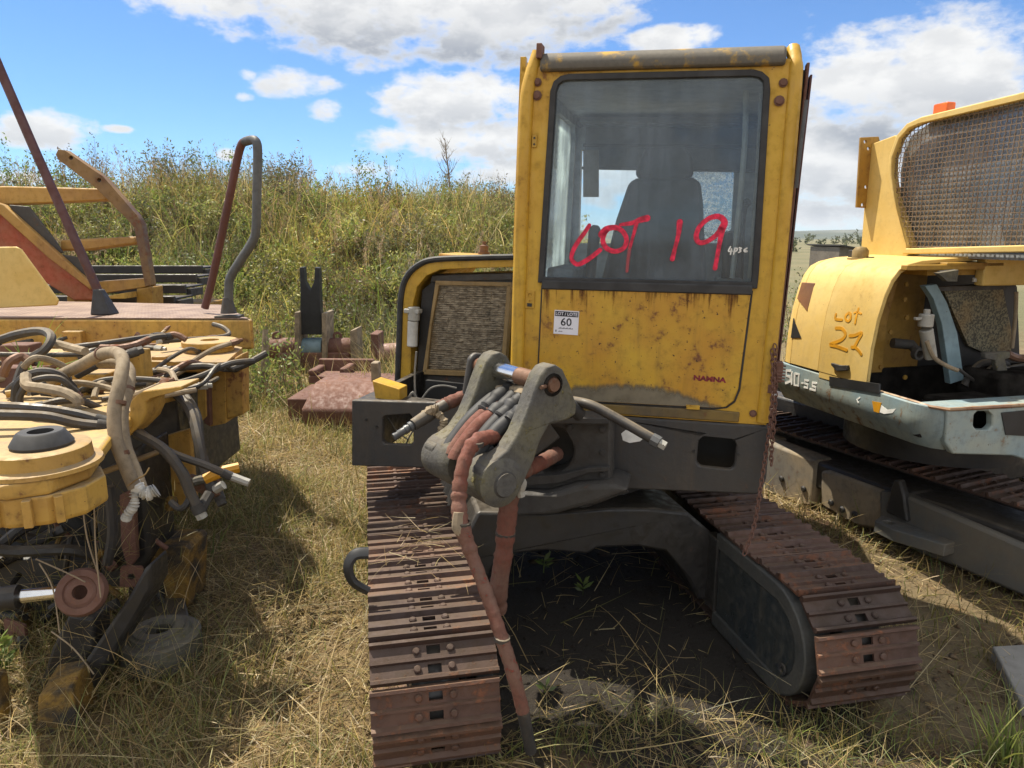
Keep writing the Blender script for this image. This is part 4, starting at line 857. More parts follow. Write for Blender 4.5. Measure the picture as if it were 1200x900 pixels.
mb.build('side_mesh', 'greytube', EX)
mb = MB(HF); mb.box(-.55, .33, .97, .985, 2.09, 2.33); mb.box(-.56, .33, .955, .972, 2.085, 2.10); mb.box(-.56, .33, .80, .99, 2.30, 2.33); mb.build('headliner', paint('blue_grey_lining', (.125, .14, .155), rust=0, dirt=.3), EX, .006)
mb = MB(HF)
for px, py in ((712, 144), (680, 145), (826, 142)): s, _, k = HF.hp(px, py, .965); mb = MB(HF); mb.disc((s, .966, k), (0, -1, 0), .022, .010, 14); mb.build('vent', 'black', EX)
mb = MB(HF); mb.tube([HF.hp(874, 105, .25), HF.hp(872, 180, .25), HF.hp(858, 326, .25)], .012, 8, 4); mb.build('door_pillar', 'white', EX)
mb = MB(HF); mb.tube([HF.hp(892, 110, .15), HF.hp(886, 220, .15), HF.hp(878, 326, .15)], .008, 8, 4); mb.build('door_pillar', 'fcase', EX)
mb = MB(HF); mb.box(-.555, .33, .94, .956, 2.20, 2.215); mb.build('lining_seam', 'black', EX)
# seat and controls
SD = .60
def seatpoly(l, d): return [(lambda q: (q[0], q[2]))(HF.hp(px, py, d)) for px, py in l]
mb = MB(HF); mb.plate([seatpoly([(757, 172), (805, 171), (811, 184), (813, 204), (806, 209), (748, 210), (744, 203), (751, 184)], SD)], 'd', SD, SD+.10); mb.build('headrest', 'seat', EX, .03, seg=3)
mb = MB(HF); mb.plate([seatpoly([(737, 214), (746, 209), (812, 208), (821, 214), (824, 240), (828, 332), (704, 332), (722, 258)], SD)], 'd', SD-.02, SD+.12); mb.build('seat_back', 'seat', EX, .035, seg=3)
mb = MB(HF); mb.box(-.36, .10, .18, .62, 1.38, 1.50); mb.build('seat_cushion', 'seat', EX, .04, seg=3)
mb = MB(HF); mb.box(-.56, -.44, .14, .60, 1.04, 1.60); mb.build('console', 'trim', EX, .015); mb = MB(HF); mb.box(.17, .29, .14, .62, 1.04, 1.58); mb.build('console', 'trim', EX, .015)
mb = MB(HF); mb.tube([(-.395, .36, 1.5), (-.395, .37, 1.63), (-.39, .38, 1.76), (-.388, .38, 1.79)], [.022, .026, .030, .012], 10, 4); mb.build('joystick', 'black', EX)
mb = MB(HF); mb.tube([(.215, .36, 1.5), (.21, .37, 1.66), (.19, .36, 1.78)], [.022, .026, .030], 10, 4); mb.tube([(.28, .50, 1.5), (.26, .52, 1.86), (.28, .5, 1.92)], .02, 8, 4); mb.build('joystick', 'black', EX)
# ---- writing
def zpx(x0, y0, k, l): return [(lambda q: (q[0], q[2]))(HF.hp(x0+x/k, y0+y/k, 0)) for x, y in l]
mb = MB(HF); z = lambda l: zpx(650, 230, 5.4545, l)
stroke(mb, z([(222, 185), (190, 235), (150, 290), (115, 355), (110, 405), (145, 435), (190, 418), (240, 385), (292, 342)]), [.016, .019, .017, .020, .018], .0)
stroke(mb, z([(300, 245), (330, 210), (390, 200), (438, 228), (460, 280), (440, 332), (385, 352), (330, 330), (308, 285), (318, 240), (340, 212)]), [.028, .019, .018, .021, .018], .0004)
stroke(mb, z([(420, 182), (500, 170), (545, 152), (592, 140)]), [.012, .018, .022, .026], .0008)
stroke(mb, z([(522, 180), (500, 260), (480, 330)]), [.016, .012, .013], .0012)
mb.build('sprayed_word', 'redpaint', wind); mb = MB(HF)
stroke(mb, z([(800, 165), (790, 250), (770, 330), (752, 400)]), [.024, .017, .015, .020], .0)
stroke(mb, z([(1065, 215), (1085, 165), (1050, 130), (990, 140), (930, 190), (905, 250), (920, 293), (970, 290), (1030, 250), (1072, 200)]), [.030, .022, .018, .020, .018, .020], .0)
stroke(mb, z([(1072, 205), (1052, 310), (1038, 390), (1025, 460)]), [.024, .017, .016, .018], .0004)
mb.build('sprayed_word', 'redpaint', wind)
mb = MB(HF); stroke(mb, z([(480, 330), (470, 400), (462, 480)]), [.014, .013, .012], .0)
m_, nt_, b_ = material('thin_red_run'); b_.inputs['Base Color'].default_value = (.55, .10, .12, 1); b_.inputs['Alpha'].default_value = .4; b_.inputs['Roughness'].default_value = .6
mb.build('paint_run', m_, wind)
mb = MB(HF); z = lambda l: zpx(840, 275, 15, l)
for l in ([(240, 212), (205, 288), (272, 290)], [(258, 250), (240, 345)], [(318, 235), (295, 345)], [(318, 238), (362, 245), (345, 285), (308, 292)], [(395, 230), (432, 240), (402, 268), (422, 288), (385, 312)], [(530, 235), (482, 268), (492, 300), (535, 292), (500, 276)]): stroke(mb, z(l), .0055, .0, .002)
mb.build('marker_number', 'whitepaint', wind)
mb = MB(HF); sk = [HF.hp(px, py, -.0145) for px, py in ((650, 363), (679, 363), (679, 393), (650, 393))]
s0, s1, k0, k1 = sk[0][0], sk[1][0], sk[2][2], sk[0][2]; mb.box(s0, s1, -.0165, -.0150, k0, k1); st = mb.build('lot_sticker', 'sticker', panel)
# (sub-parts sit one level below the panel, so the print is drawn as further pieces of the panel)
mb = MB(HF); h = k1-k0; w = s1-s0; mb.box(s0+.003, s1-.003, -.0172, -.0164, k1-h*.25, k1-.004); mb.build('sticker_band', 'blackink', panel)
text_mb(HF, 'LOT / LOTE', s0+w*.06, s1-w*.06, k1-h*.21, k1-h*.07, -.0178, bold=.01).build('sticker_heading', 'sticker', panel)
text_mb(HF, '60', s0+w*.28, s1-w*.28, k1-h*.64, k1-h*.31, -.0172, bold=.012).build('sticker_number', 'blackink', panel)
mb = MB(HF)
for i in range(14): a = s0+w*(.20+.042*i); mb.box(a, a+w*.026, -.0171, -.0164, k0+h*.23, k0+h*(.255+.02*(i % 3)))
for i in range(5): a = s0+w*(.20+.035*i); mb.box(a, a+w*.022, -.0171, -.0164, k0+h*.10, k0+h*(.125+.015*(i % 2)))
mb.box(s0+w*.08, s0+w*.12, -.0171, -.0164, k0+h*.09, k0+h*.17); mb.build('sticker_small_print', 'blackink', panel)
a = HF.hp(813, 441, -.0145); b = HF.hp(851, 448, -.0145); text_mb(HF, 'NAMNA', a[0], b[0], b[2]-.003, a[2]+.006, -.0152, bold=.055).build('stencil_name', 'maroonink', panel)
mb = MB(HF)
for px, py in ((806, 478), (812, 478)): pass
q = hpx([(804, 474), (820, 475), (820, 480), (804, 479)], -.015); mb.plate([q], 'd', -.022, -.010); mb.build('panel_catch', 'yellow', panel, .002)
# ---- swing bracket: mount casting on the frame, two cheeks swung to the left, pin, hoses
mb = MB(HF)
MNT = [(608, 489), (716, 491), (716, 571), (738, 573), (700, 590), (650, 603), (600, 606), (582, 592), (590, 540)]
def prof(l, d): return [(lambda q: (q[0], q[2]))(HF.hp(px, py, d)) for px, py in l]
hole = prof([(645+27*math.cos(t), 528+28*math.sin(t)) for t in np.linspace(0, 2*math.pi, 19)[:-1]], -.16)
mb.plate([prof([(604, 489), (716, 491), (716, 572), (705, 590), (650, 596), (590, 592)], -.16), hole], 'd', -.16, -.01)
mb.build('swing_mount', 'castdark', EX, .012)
mb = MB(HF)
mb.plate([prof([(585, 578), (640, 580), (676, 570), (718, 568), (738, 575), (700, 590), (650, 603), (598, 606)], -.24)], 'd', -.24, -.02); mb.build('mount_lip', 'castdark', EX, .02, seg=3)
mb = MB(HF)
for l in ([(618, 488), (714, 490), (714, 497), (618, 496)], [(600, 560), (655, 556), (690, 548), (714, 547), (714, 552), (690, 554), (655, 566), (605, 570)]): mb.plate([prof(l, -.185)], 'd', -.19, -.15)
mb.build('mount_rib', 'castdark', EX, .006)
mb = MB(HF); mb.plate([hole], 'd', -.03, -.012); mb.build('hose_port', 'black', EX)
BF = Fr((.13, 2.35, 0), 35.3)
def bp(l, d): return [(lambda q: (q[0], q[2]))(BF.hp(px, py, d)) for px, py in l]
CH = [(641, 431), (651, 427), (660, 433), (668, 450), (676, 474), (675, 486), (666, 492), (644, 498), (634, 516), (626, 540), (616, 562), (607, 580), (596, 590), (583, 592), (571, 585), (564, 570), (566, 553), (580, 540), (595, 528), (608, 508), (618, 484), (627, 458), (634, 440)]
# same cheek shape for both sides, the far one 0.40 m along the pin
loop = bp(CH, 0)
ph = (lambda q: (q[0], q[2]))(BF.hp(648, 451, 0))
for dd, nm in ((0, 'near'), (.33, 'far')):
    mb = MB(BF); mb.plate([loop], 'd', dd, dd+.07); mb.build('bracket_cheek', 'cast', EX, .009, seg=2)
bc = (lambda q: (q[0], q[2]))(BF.hp(588, 566, 0))
mb = MB(BF); mb.lathe((bc[0], -.02, bc[1]), (0, 1, 0), [(0, 0), (.05, 0), (.085, .02), (.085, .16), (.07, .18), (0, .18)], 24); mb.build('pin_boss', 'cast', EX)
mb = MB(BF); mb.lathe((bc[0], .235, bc[1]), (0, 1, 0), [(0, 0), (.07, 0), (.085, .02), (.085, .17), (.07, .19), (0, .19)], 24); mb.build('pin_boss', 'cast', EX)
mb = MB(BF); mb.lathe((bc[0], .14, bc[1]), (0, 1, 0), [(0, 0), (.035, 0), (.035, .10), (0, .10)], 18); mb.build('foot_pin', 'rustpin', EX)
mb = MB(BF); mb.lathe((bc[0]-.0, -.028, bc[1]), (0, 1, 0), [(0, 0), (.040, 0), (.040, .02), (0, .02)], 18); mb.build('pin_end', 'cast', EX)
mb = MB(BF); mb.lathe((ph[0], .07, ph[1]), (0, 1, 0), [(0, 0), (.032, 0), (.032, .13), (0, .13)], 20); mb.build('boom_pin', 'rustpin', EX)
mb = MB(BF); mb.lathe((ph[0], .195, ph[1]), (0, 1, 0), [(0, 0), (.0325, 0), (.0325, .14), (0, .14)], 20); mb.build('boom_pin', 'chrome', EX)
mb = MB(BF); mb.lathe((ph[0], .40, ph[1]), (0, 1, 0), [(0, 0), (.030, 0), (.030, .09), (0, .09)], 20); mb.build('boom_pin', 'rustpin', EX)
mb = MB(BF); mb.lathe((ph[0], -.012, ph[1]), (0, 1, 0), [(0, 0), (.022, 0), (.026, .012), (.03, .012), (.03, .02), (0, .02)], 16); mb.build('pin_end', 'rustpin', EX)
mb = MB(BF); a, b = ph; mb.plate([[(a-.04, b+.03), (a-.015, b+.05), (a+.03, b+.04), (a+.04, b), (a+.02, b-.12), (a-.02, b-.15), (a-.06, b-.13), (a-.065, b-.10)]], 'd', .465, .495); mb.build('pin_keeper', 'dark', EX, .012, seg=3)
mb = MB(BF); mb.plate([[(bc[0]+.02, bc[1]+.02), (ph[0]-.10, ph[1]-.20), (ph[0]+.02, ph[1]-.12), (ph[0]+.10, ph[1]-.22), (bc[0]+.16, bc[1]+.02)]], 'd', .07, .33); mb.build('bracket_web', 'darker', EX, .01)
# hoses packed between the cheeks: over the top from behind, down the front
for i, (mt, r) in enumerate((('rubber', .029), ('hosered', .026), ('hosered', .029), ('rubber', .029), ('rubber', .026))):
    dd = .295-.046*i; f = .010*((i*7) % 3)
    mb = MB(BF); mb.tube([(ph[0]+.22, dd, ph[1]-.16), (ph[0]+.10, dd, ph[1]-.065-f), (ph[0]-.02, dd, ph[1]-.085-f), (ph[0]-.145-f, dd, ph[1]-.16), (ph[0]-.245-f, dd+.005, ph[1]-.265), (bc[0]+.03, dd, bc[1]+.095)], r, 10, 6); mb.build('hose', mt, EX)
mb = MB(BF); mb.tube([(ph[0]+.02, .08, ph[1]-.06), (ph[0]-.01, .14, ph[1]-.05), (ph[0]+.01, .24, ph[1]-.065), (ph[0]-.02, .31, ph[1]-.07)], [.02, .026, .024, .018], 8, 5); mb.build('hose_wrap', 'hosetan', EX)
def wob(P, r, amp, seed, n=10, flat=1, sm=10):
    """a sleeved hose whose cloth cover is creased: radius varies along it"""
    R = random.Random(seed); Q = spline(P, sm); rr = [r*(1+amp*R.uniform(-1, 1)) for _ in Q]; mb = MB(); mb.tube(Q, rr, n, 0, True, flat); return mb
ya = [(598, 516, 2.46), (578, 512, 2.34), (556, 519, 2.26), (543, 545, 2.21), (538, 580, 2.17), (540, 612, 2.13), (552, 648, 2.10), (570, 695, 2.05), (588, 748, 2.0), (603, 795, 1.97), (613, 834, 1.96)]
wob([at(*p) for p in ya[:7]], .0255, .13, 1).build('hanging_hose', 'hosered', EX, label='longer red sleeved hose hanging to the ground')
wob([at(*p) for p in ya[5:]], .0215, .07, 5).build('hanging_hose', 'hosered', EX, label='lower faded length of the longer hose')
e0, e1 = at(*ya[-1]), at(622, 880, 1.99); mb = MB(); mb.tube([e0, e1], [.020, .019], 10, 0, True); mb.build('hose_end', 'hoserubber', EX)
mb = MB(); mb.tube([at(538, 600, 2.125), at(538, 618, 2.115), at(545, 628, 2.11)], [.020, .028, .012], 8, 4, True, .7); mb.build('sleeve_flap', 'hosetan', EX)
q = HF.hp(652, 531, -.05); yb = [(652, 532, 2.86), (636, 541, 2.66), (616, 550, 2.52), (604, 556, 2.46), (599, 575, 2.43), (594, 610, 2.42), (590, 650, 2.41), (584, 690, 2.42), (583, 715, 2.44)]
wob([at(*p) for p in yb[:4]], .030, .07, 2).build('hanging_hose', 'hosered', EX); wob([at(*p) for p in yb[2:]], .034, .10, 3).build('hanging_hose', 'hosered', EX, label='shorter thick red sleeved hose bent down from the frame port')
mb = MB(); mb.tube([at(607, 556, 2.40), at(611, 566, 2.40), at(610, 575, 2.40)], [.012, .02, .014], 8, 4, True); mb.tube([at(609, 573, 2.40), at(611, 582, 2.40)], .014, 8, 0, True); mb.build('hose_fitting', 'fcase', EX)
mb = MB(); mb.tube([at(612, 533, 2.40), at(620, 533, 2.42), at(619, 548, 2.41)], .010, 6, 3, True); mb.build('hose_clamp', 'cast', EX)
# right-hand bare hose with a crimped end
yr = [(655, 468, 2.62), (690, 474, 2.55), (722, 490, 2.50), (752, 507, 2.45), (768, 516, 2.43)]
mb = MB(); mb.tube([at(*p) for p in yr], .019, 10, 6, True); mb.build('hose', 'hoserubber', EX, label='bare black hose sticking out to the right')
mb = MB(); mb.tube([at(764, 514, 2.435), at(773, 519, 2.42)], .023, 8, 0, True); mb.build('hose_ferrule', 'greytube', EX)
mb = MB(); mb.tube([at(773, 519, 2.42), at(780, 523, 2.41)], .018, 6, 0, True); mb.build('hose_nut', 'fcase', EX)
# left-hand hose: red sleeve, torn cloth, black fitting
mb = wob([at(*p) for p in [(560, 458, 2.80), (545, 464, 2.74), (524, 473, 2.70), (514, 478, 2.68)]], .026, .08, 7); mb.build('hose', 'hosered', EX, label='red sleeved hose poking out to the left')
mb = MB(); mb.tube([at(522, 474, 2.68), at(500, 488, 2.63), at(484, 498, 2.59)], [.022, .026, .022], 10, 5, True); mb.build('hose', 'hoserubber', EX)
mb = MB()
for i in range(5): mb.lathe(at(488-5.2*i, 495.5+3.3*i, 2.60-.012*i), (at(462, 512, 2.55)-at(488, 496, 2.60)), [(.022-.0025*i, 0), (.022-.0025*i, .012), (.014, .013), (.014, .022)], 10, True)
mb.build('hose_fitting', 'greytube', EX)
wob([at(*p) for p in [(500, 480, 2.64), (512, 484, 2.62), (520, 494, 2.61), (516, 506, 2.61)]], .015, .35, 9, 7).build('torn_cloth', 'hosetan', EX)
wob([at(*p) for p in [(497, 486, 2.63), (506, 480, 2.62), (514, 479, 2.62)]], .017, .3, 12, 7).build('torn_cloth', 'hosetan', EX)
mb = MB()      # block of hose ends left of the cheeks
R = random.Random(4)
for i in range(7):
    a = at(516+R.uniform(0, 22), 512+R.uniform(0, 16), 2.72); b = a+Vector((R.uniform(-.05, .05), R.uniform(.05, .12), R.uniform(-.04, .05))); mb.tube([a, b], .013, 7, 0, True)
mb.build('hose_ends', 'hoserubber', EX)
# rusty chain hanging from the right corner of the cab
def chain(pts, name='chain', link=.026):
    P = spline(pts, 14); L = [0]
    for i in range(1, len(P)): L.append(L[-1]+(P[i]-P[i-1]).length)
    mb = MB(); n = int(L[-1]/(link*.72)); T = np.linspace(0, L[-1], n+1); X = [np.interp(T, L, [p[k] for p in P]) for k in range(3)]; C = [Vector((X[0][i], X[1][i], X[2][i])) for i in range(n+1)]
    for i in range(n):
        ax = (C[i+1]-C[i]).normalized(); u = ax.orthogonal().normalized(); w = ax.cross(u); s = u if i % 2 else w; m = (C[i]+C[i+1])/2
        ring = [m+ax*math.cos(t)*link*.56+s*math.sin(t)*link*.30 for t in np.linspace(0, 2*math.pi, 11)]; mb.tube(ring, link*.105, 5, 0, True)
    mb.build(name, 'rusty', EX)
f = lambda px, py, d: HF(*HF.hp(px, py, d))
chain([f(908, 404, -.03), f(909, 440, -.035), f(908, 480, -.03), f(904, 530, -.03), f(904, 545, -.03)])
chain([f(905, 410, -.04), f(906, 450, -.05), f(902, 500, -.05), f(893, 560, -.06), f(884, 615, -.10), f(872, 650, -.16)])

# grease collars, straps and straw lying on the left track
mb = MB(BF); mb.lathe((ph[0], -.006, ph[1]), (0, 1, 0), [(.03, 0), (.040, .003), (.040, .008), (.03, .008), (.03, 0)], 18); mb.build('grease_collar', 'grime', EX)
mb = MB(BF); mb.lathe((bc[0], -.026, bc[1]), (0, 1, 0), [(.038, 0), (.046, .006), (.046, .012), (.038, .012), (.038, 0)], 18); mb.build('grease_collar', 'castdark', EX)
mb = MB(BF); mb.tube([(ph[0]-.035, -.004, ph[1]+.0), (ph[0]-.06, -.012, ph[1]+.0)], .007, 6); mb.build('grease_nipple', 'rustpin', EX)
for P, r in (((541, 613, 2.128), .028), ((556, 519, 2.26), .030), ((592, 625, 2.418), .036), ((588, 748, 2.0), .0245)):
    a = at(*P); mb = MB(); mb.lathe(a-Vector((0, 0, .008)), (.1, -.05, 1), [(r-.004, 0), (r+.001, .002), (r+.001, .014), (r-.004, .016), (r-.004, 0)], 14, True); mb.build('tape_band', 'hoserubber', EX)
n = 60; u_ = rng.uniform(.02, .34, n); w_ = rng.normal(2.75, .16, n); PP = np.array([tuple(UF(a, b, .51)) for a, b in zip(u_, w_)])
V, Fq, C = blades(PP, rng.uniform(.04, .16, n), rng.uniform(.002, .0035, n), rng.normal(1.45, .15, n), rng.normal(.1, .2, n), STRAW, 3); kind(link_np('track_straw', np_mesh('track_straw', V, Fq, C), GRASSM), 'stuff')

def bead(pts, d, r=.006, seed=0):
    R = random.Random(seed); Q = spline([(a, d, b) for a, b in prof(pts, d)], 1) if False else [Vector((a, d, b)) for a, b in prof(pts, d)]
    L = []
    for i in range(len(Q)-1):
        n = max(2, int((Q[i+1]-Q[i]).length/.007)); L += [Q[i].lerp(Q[i+1], j/n) for j in range(n)]
    L.append(Q[-1]); mb = MB(HF); mb.tube([tuple(p) for p in L], [r*R.uniform(.7, 1.3) for _ in L], 6); mb.build('weld_bead', 'castdark', EX)
bead([(716, 493), (716, 570)], -.012, .007, 1); bead([(718, 492), (718, 569)], -.007, .004, 2); bead([(602, 489), (714, 491)], -.162, .005, 3); bead([(640, 604), (690, 592), (736, 575)], -.03, .006, 4)
for px, py in ((706, 503), (706, 530), (706, 556), (668, 500)):
    s_, _, k_ = HF.hp(px, py, -.16); mb = MB(HF); mb.lathe((s_, -.158, k_), (0, -1, 0), [(0, 0), (.017, 0), (.017, .003), (.011, .004), (.011, .012), (0, .013)], 6); mb.build('mount_bolt', 'castdark', EX)

for i in range(4):                                        # taped black hose joints bunched under the pin
    dd = .27-.055*i; wob([BF(ph[0]+.03, dd, ph[1]-.055), BF(ph[0]-.05, dd-.01, ph[1]-.085-.01*(i % 2)), BF(ph[0]-.12, dd-.015, ph[1]-.13)], .027, .22, 60+i, 9, 1, 8).build('taped_joint', 'rubber', EX)
# ================================================================ the pale excavator on the right
RF = Fr((1.95, 3.3, 0), 13.6); QF = Fr((2.09, 4.07, 0), 25)
RX = thing('excavator', tuple(RF(.9, .9, 0)), 'pale yellow excavator with mesh cab guard and LOT 27 brushed on its hood', 'excavator')
rr = lambda l, r=0: [(lambda q: (q[1], q[2]))(RF.hr(px, py, r)) for px, py in l]
rd = lambda l, d=0: [(lambda q: (q[0], q[2]))(RF.hp(px, py, d)) for px, py in l]
# undercarriage: muddy side boxes, track and shoes
def qr(l, r=0): return [(lambda q: (q[1], q[2]))(QF.hr(px, py, r)) for px, py in l]
mb = MB(QF); mb.plate([qr([(890, 515), (956, 540), (952, 592), (925, 588), (890, 573)], 0)], 'r', 0, .16); mb.build('side_box', 'frameside', RX, .02, seg=3)
mb = MB(QF); mb.plate([qr([(961, 552), (970, 551), (1038, 576), (1038, 622), (1010, 618), (961, 590)], 0)], 'r', .0, .20); mb.build('side_box', 'frameside', RX, .03, seg=3)
mb = MB(QF); mb.plate([[(1.6, .0), (1.6, .36), (.75, .36), (.75, .04)]], 'r', .02, .2); mb.build('side_box', 'frameside', RX, .02)
mb = MB(QF)
for px, py in ((916, 561), (942, 573), (974, 589), (987, 597), (1002, 603)): 
    _, d, k = QF.hr(px, py, -.002); mb = MB(QF); mb.lathe((-.001, d, k), (-1, 0, 0), [(0, 0), (.022, 0), (.022, .006), (.013, .014), (0, .014)], 10); mb.build('mud_bolt', 'darker', RX)
MT['beam'] = paint('blue_black_beam', (.085, .095, .10), (.14, .125, .10), rust=.2, dirt=.55, rough=.6, dirtcol=(.17, .13, .085))
mb = MB(QF); mb.plate([qr([(1030, 575), (1060, 580), (1200, 640), (1290, 680), (1290, 760), (1200, 700), (1120, 665), (1078, 650), (1030, 622)], -.02)], 'r', -.02, .22); mb.build('track_frame', MT['beam'], RX, .02)
mb = MB(QF); a = QF.hr(1047, 614, -.10); mb.plate([[(a[1]-.20, -.12), (a[1]-.06, -.19), (a[1]+.06, -.18), (a[1]+.12, -.10), (a[1]+.10, -.02), (a[1]-.2, -.02)]], 'k', a[2]-.06, a[2]) if False else mb.plate([[(-.17, a[1]-.05), (-.15, a[1]+.08), (-.04, a[1]+.12), (-.0, a[1]-.30), (-.10, a[1]-.30)], circ(-.10, a[1]+.03, .03, 12)], 'k', a[2]-.07, a[2]); mb.build('tow_lug', MT['beam'], RX, .012)
mb = MB(QF); q = qr([(1040, 600), (1046, 572), (1050, 562), (1057, 562), (1062, 580), (1066, 612)], -.03); mb.plate([q], 'r', -.05, .0); mb.build('frame_bracket', 'darker', RX, .012)
mb = MB(QF); mb.box(.02, .50, -1.0, 2.0, .15, .33); mb.box(.5, 1.7, -.3, 1.6, .25, .55); mb.build('undercarriage', 'darker', RX, .02)
_c = crawler(Fr(QF(0, 0, 0), 25), RX, .07, .47, -1.35, 2.15, .46, 52, 'shoe')
crawler(Fr(QF(0, 0, 0), 25), RX, 1.55, 1.95, -1.35, 2.15, .46, 52, 'shoe')
mb = MB(); mb.lathe(RF(.85, .75, .5), (0, 0, 1), [(0, 0), (.5, 0), (.5, .26), (0, .26)], 32, True); mb.build('slew_ring', 'darker', RX)
# blue grey skirt: side face with its tucked-in lower edge, then the front face with its cut-out
ds = [(1.14, .985), (-.05, .965), (-.02, .955)]
side = [(1.14, .985), (.33, .982), (.33, .965), (-.02, .962)]
mb = MB(RF)
P0 = [(1.15, .80, .06), (1.16, .85, .0), (1.13, .985, .0)]
sec = [(.060, .745), (.0, .835), (-.004, .90), (.0, .965), (.022, .965), (.022, .845), (.075, .765)]      # (r,k) section of the skirt
def rail(secs): mb.rings(secs)
mb.rings([[(a, 1.14, b+.020*(b > .9)) for a, b in sec], [(a, .06, b) for a, b in sec], [(a+.02, -.02, b) for a, b in sec], [(a+.085, -.075+(a*.6), b-.008) for a, b in sec]])
mb.build('skirt_side', 'blue', RX, .006)
mb = MB(RF); frp = [(.075, .955), (.42, .952), (1.0, .950), (1.0, .66), (.62, .66), (.50, .700), (.14, .735), (.085, .80)]
cut = rd([(1142, 486), (1146, 482), (1159, 482), (1163, 486), (1163, 499), (1158, 504), (1145, 504), (1141, 499)], -.09)
mb.plate([frp, cut], 'd', -.09, -.05); mb.box(.075, 1.0, -.055, .10, .93, .952); mb.build('skirt_front', 'blue', RX, .012, seg=3)
mb = MB(RF); mb.tube([(.02, .30, .968), (.022, .05, .966), (.035, -.03, .960), (.085, -.088, .957), (.45, -.090, .955), (1.0, -.090, .953)], .009, 6, 0); mb.build('skirt_rim', paint('worn_rusty_rim', (.42, .33, .20), (.26, .12, .06), rust=.5, dirt=.3), RX)
mb = MB(RF); mb.box(.10, 1.7, -.02, 1.9, .76, .80); mb.box(.026, .05, -.0, 1.1, .80, .95); mb.box(.06, 1.7, 1.12, 1.16, .80, 1.0); mb.box(.06, 1.7, .70, .718, .80, 1.0); mb.build('deck', 'grime', RX)  # upright inner walls added to shut out light from behind
mb = MB(RF); mb.box(.10, .62, .12, .34, .80, .90); mb.box(.30, .9, .08, .30, .80, .94); mb.build('sump_tray', 'grime', RX, .02)
mb = MB(RF); mb.box(.62, 1.2, .12, .42, .88, 1.06); mb.build('engine_block', 'grime', RX, .03)
mb = MB(RF); mb.plate([rd([(1175, 484), (1215, 480), (1215, 512), (1180, 510)], -.1)], 'd', -.095, -.088); mb.build('skirt_recess', 'black', RX)
mb = MB(RF); mb.plate([rr([(972, 441), (1030, 450), (1030, 461), (972, 452)], -.006)], 'r', -.007, .004); mb.build('skirt_slot', 'black', RX)
# hood: rounded shoulder section, open towards the camera
HS = [(.0, .99), (.006, 1.18), (.024, 1.33), (.055, 1.46), (.085, 1.535), (.125, 1.588), (.18, 1.615), (.26, 1.632), (.65, 1.655)]
HI = [(.020, .99), (.026, 1.18), (.044, 1.325), (.075, 1.45), (.105, 1.522), (.142, 1.57), (.19, 1.595), (.265, 1.610), (.65, 1.632)]
def hoodseg(d0, d1, name, mat, off=0.0, tap=None):
    mb = MB(RF); n = len(HS); o0 = [(a-off, d0, b) for a, b in HS]; i0 = [(a-off, d0, b) for a, b in HI]
    tp = tap or (lambda a, b: (a, b)); o1 = [(tp(a-off, b)[0], d1, tp(a-off, b)[1]) for a, b in HS]; i1 = [(tp(a-off, b)[0], d1, tp(a-off, b)[1]) for a, b in HI]
    V = o0+i0+o1+i1
    Fq = [(i, i+1, n+i+1, n+i) for i in range(n-1)]+[(2*n+i, 3*n+i, 3*n+i+1, 2*n+i+1) for i in range(n-1)]+[(i, 2*n+i, 2*n+i+1, i+1) for i in range(n-1)]+[(n+i, n+i+1, 3*n+i+1, 3*n+i) for i in range(n-1)]+[(0, n, 3*n, 2*n), (n-1, 2*n-1, 4*n-1, 3*n-1)]
    mb.add(V, Fq); return mb.build(name, mat, RX, .004, angle=50)
hoodseg(.755, 1.02, 'hood', 'pale'); 
mb = MB(RF)          # rounded rear corner of the hood
def cr(d, s, z): return [(a*1.0+s, d, .99+(b-.99)*z) for a, b in HS]
mb.rings([cr(1.021, .0, 1.0)+[(.65, 1.021, .99)], cr(1.10, .02, .985)+[(.65, 1.10, .99)], cr(1.16, .09, .955)+[(.65, 1.16, .99)], cr(1.185, .2, .90)+[(.65, 1.185, .99)]]); mb.build('hood_corner', 'pale', RX, angle=60)
door = hoodseg(.352, .750, 'hood_door', 'pale', .006)
mb = MB(RF); mb.box(-.004, .02, .36, .74, .955, .995); mb.build('door_lip', 'pale', RX, .003)
mb = MB(RF); mb.plate([HI+[(.65, .99)]], 'd', .72, .74); mb.build('hood_bulkhead', 'inner', RX)
mb = MB(RF); mb.plate([[(.035, 1.0), (.058, 1.32), (.09, 1.45), (.155, 1.56), (.2, 1.58), (.36, 1.60), (.30, 1.30), (.30, 1.0)]], 'd', .60, .63)
mb.build('bay_liner', 'inner', RX)
mb = MB(RF)
for px, py in ((1046, 328), (1062, 333), (1060, 351), (1062, 372), (1043, 389), (1042, 401), (1032, 430), (1060, 442)): s, _, k = RF.hp(px, py, .60); mb = MB(RF); mb.disc((s, .60, k), (0, -1, 0), .014, .008, 8); mb.build('liner_bolt', 'inner', RX)
mb = MB(RF); mb.box(.36, 1.3, .74, .78, .95, 1.60); mb.build('bay_back', 'black', RX)
mb = MB(RF); mb.box(.36, .72, .30, .7, 1.60, 1.622); mb.box(.12, .60, .30, .345, 1.585, 1.612); mb.build('top_rail', 'inner', RX, .004)
mb = MB(RF); mb.box(.60, 1.4, .30, .36, 1.50, 1.66); mb.build('cab_base', 'pale', RX, .01)
mb = MB(RF); mb.box(.30, .66, .36, .60, 1.555, 1.60); mb.build('bay_roof', 'inner', RX)
mb = MB(RF); mb.plate([rd([(1090, 337), (1184, 330), (1188, 336), (1192, 440), (1130, 445)], .50)], 'd', .48, .52); mb.build('radiator_shroud', 'black', RX)
mb = MB(RF); mb.plate([rd([(1104, 338), (1174, 336), (1184, 385), (1184, 415), (1150, 412), (1134, 405)], .46)], 'd', .455, .482); mb.build('radiator_core', 'core2', RX)
